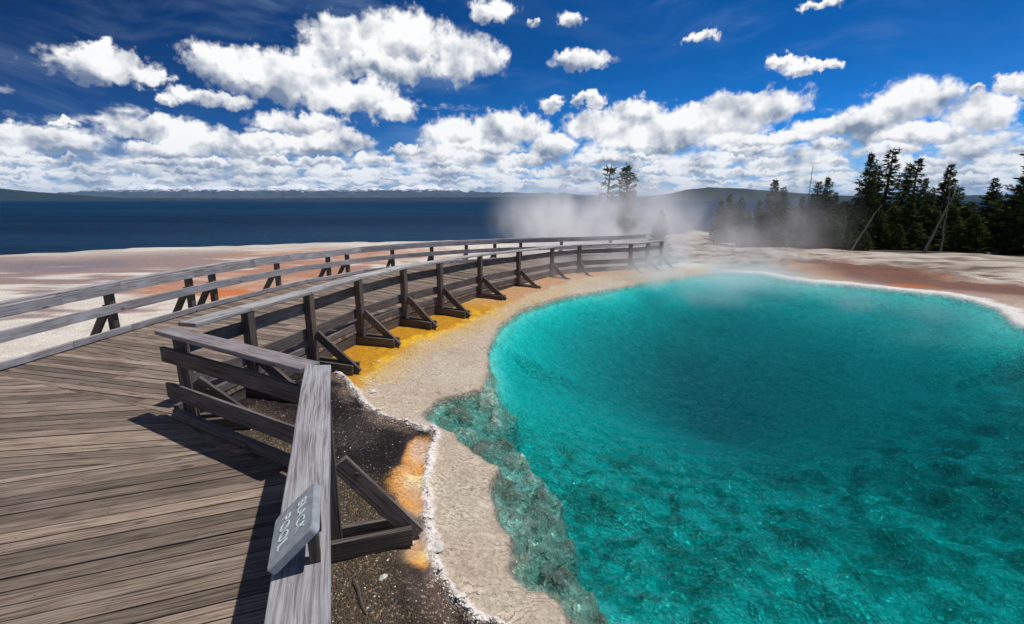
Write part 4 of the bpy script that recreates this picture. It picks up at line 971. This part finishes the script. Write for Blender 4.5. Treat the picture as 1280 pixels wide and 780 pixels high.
for (a, b, w_, lb) in (((443, 735), (458, 776), .012, 'brown splinter of wood on gravel near the brace'), ((438, 741), (420, 768), .004, 'thin dark twig left of the brown splinter'), ((497, 758), (480, 784), .004, 'thin pale twig at the bottom of the gravel'), ((437, 734), (451, 724), .006, 'short pale stick by the brace shadow'), ((478, 604), (490, 601), .004, 'tiny pale stick on dark gravel behind the brace')):
    p = P(*a, .06); q_ = P(*b, .06); o = Vector((p[0], p[1], gz(*p) + w_ * .8)); e = Vector((q_[0] - p[0], q_[1] - p[1], gz(*q_) - gz(*p)))
    V, Fc = [], []; tube(V, Fc, [Vector((0, 0, 0)), e * .35 + Vector((.004, .002, .004)), e * .7 + Vector((-.004, 0, .003)), e], [w_, w_ * .9, w_ * 1.0, w_ * .4], 6)
    ob_ = mesh_obj('stick', V, Fc, m_snag if 'pale' in lb else m_bark); ob_.location = o; tag(ob_, lb, 'stick', 'sticks on the gravel')

# ------------------------------------------------------------------ steam over the pool
def steam(name, lo, hi, dens, seed, fall, label, scale=.55, thr=(.45, .75)):
    c = [(a + b) / 2 for a, b in zip(lo, hi)]; s_ = [(b - a) / 2 for a, b in zip(lo, hi)]
    b = bmesh.new(); bmesh.ops.create_icosphere(b, subdivisions=3, radius=1)
    me = bpy.data.meshes.new(name); b.to_mesh(me); b.free()
    m, k, out = material(name); ob = k.new('ShaderNodeTexCoord').outputs['Object']; gm_ = k.vm('MULTIPLY', ob, tuple(s_))
    r = k.vm('LENGTH', ob); edge = k.ss(r, 1.0, .25)
    warp_ = k.vm('SCALE', k.noise(gm_, scale * .6, 2, .5, col=True), 1.2)
    n = k.noise(k.vm('ADD', k.vm('ADD', k.vm('MULTIPLY', gm_, (1, .6, .8)), warp_), (seed, seed * .7, 0)), scale, 4, .6)
    zz = k.sep(ob)[2]; vert = k.ss(zz, 1.0, fall)
    dn_ = k.m('MULTIPLY', k.m('MULTIPLY', k.ss(n, *thr), k.m('MULTIPLY', edge, vert)), dens)
    pv = k.new('ShaderNodeVolumePrincipled'); pv.inputs['Color'].default_value = (.97, .97, .98, 1); k.put(pv.inputs['Density'], dn_); pv.inputs['Anisotropy'].default_value = .1
    k.l.new(pv.outputs[0], out.inputs['Volume']); me.materials.append(m)
    o = link(bpy.data.objects.new(name, me)); o.location = c; o.scale = s_; tag(o, label, 'steam', kind='stuff'); return o
steam('steam', (-1.5, 14.2, -1.0), (9.0, 26, 3.9), 1.7, 3.0, -.7, 'pale steam billowing over the end of the railing and the shore behind', .6, (.38, .74))
steam('steam', (6.5, 16, -1.4), (15.5, 31, 4.0), .34, 5.0, -.7, 'thin steam trailing across the left end of the tree belt', .5, (.38, .78))
steam('steam', (-.6, 8.6, -.5), (8.4, 16.6, 1.35), 1.7, 8.0, -.9, 'low steam lying on the far edge of the pool', .7, (.34, .72))
steam('steam', (3.5, 5.5, -.3), (10.0, 12.8, 1.0), .30, 11.0, -.9, 'faint wisps of steam crossing the right half of the pool', .8, (.42, .70))

# ------------------------------------------------------------------ the air
m, k, out = material('haze'); pv = k.new('ShaderNodeVolumePrincipled'); pv.inputs['Color'].default_value = (.34, .64, 1.0, 1); pv.inputs['Density'].default_value = 2.8e-5
k.l.new(pv.outputs[0], out.inputs['Volume'])
b = bmesh.new(); bmesh.ops.create_cube(b, size=1); me = bpy.data.meshes.new('haze'); b.to_mesh(me); b.free(); me.materials.append(m)
hz = link(bpy.data.objects.new('haze', me)); hz.location = (0, 19800, 160); hz.scale = (60500, 40800, 340); tag(hz, kind='stuff')
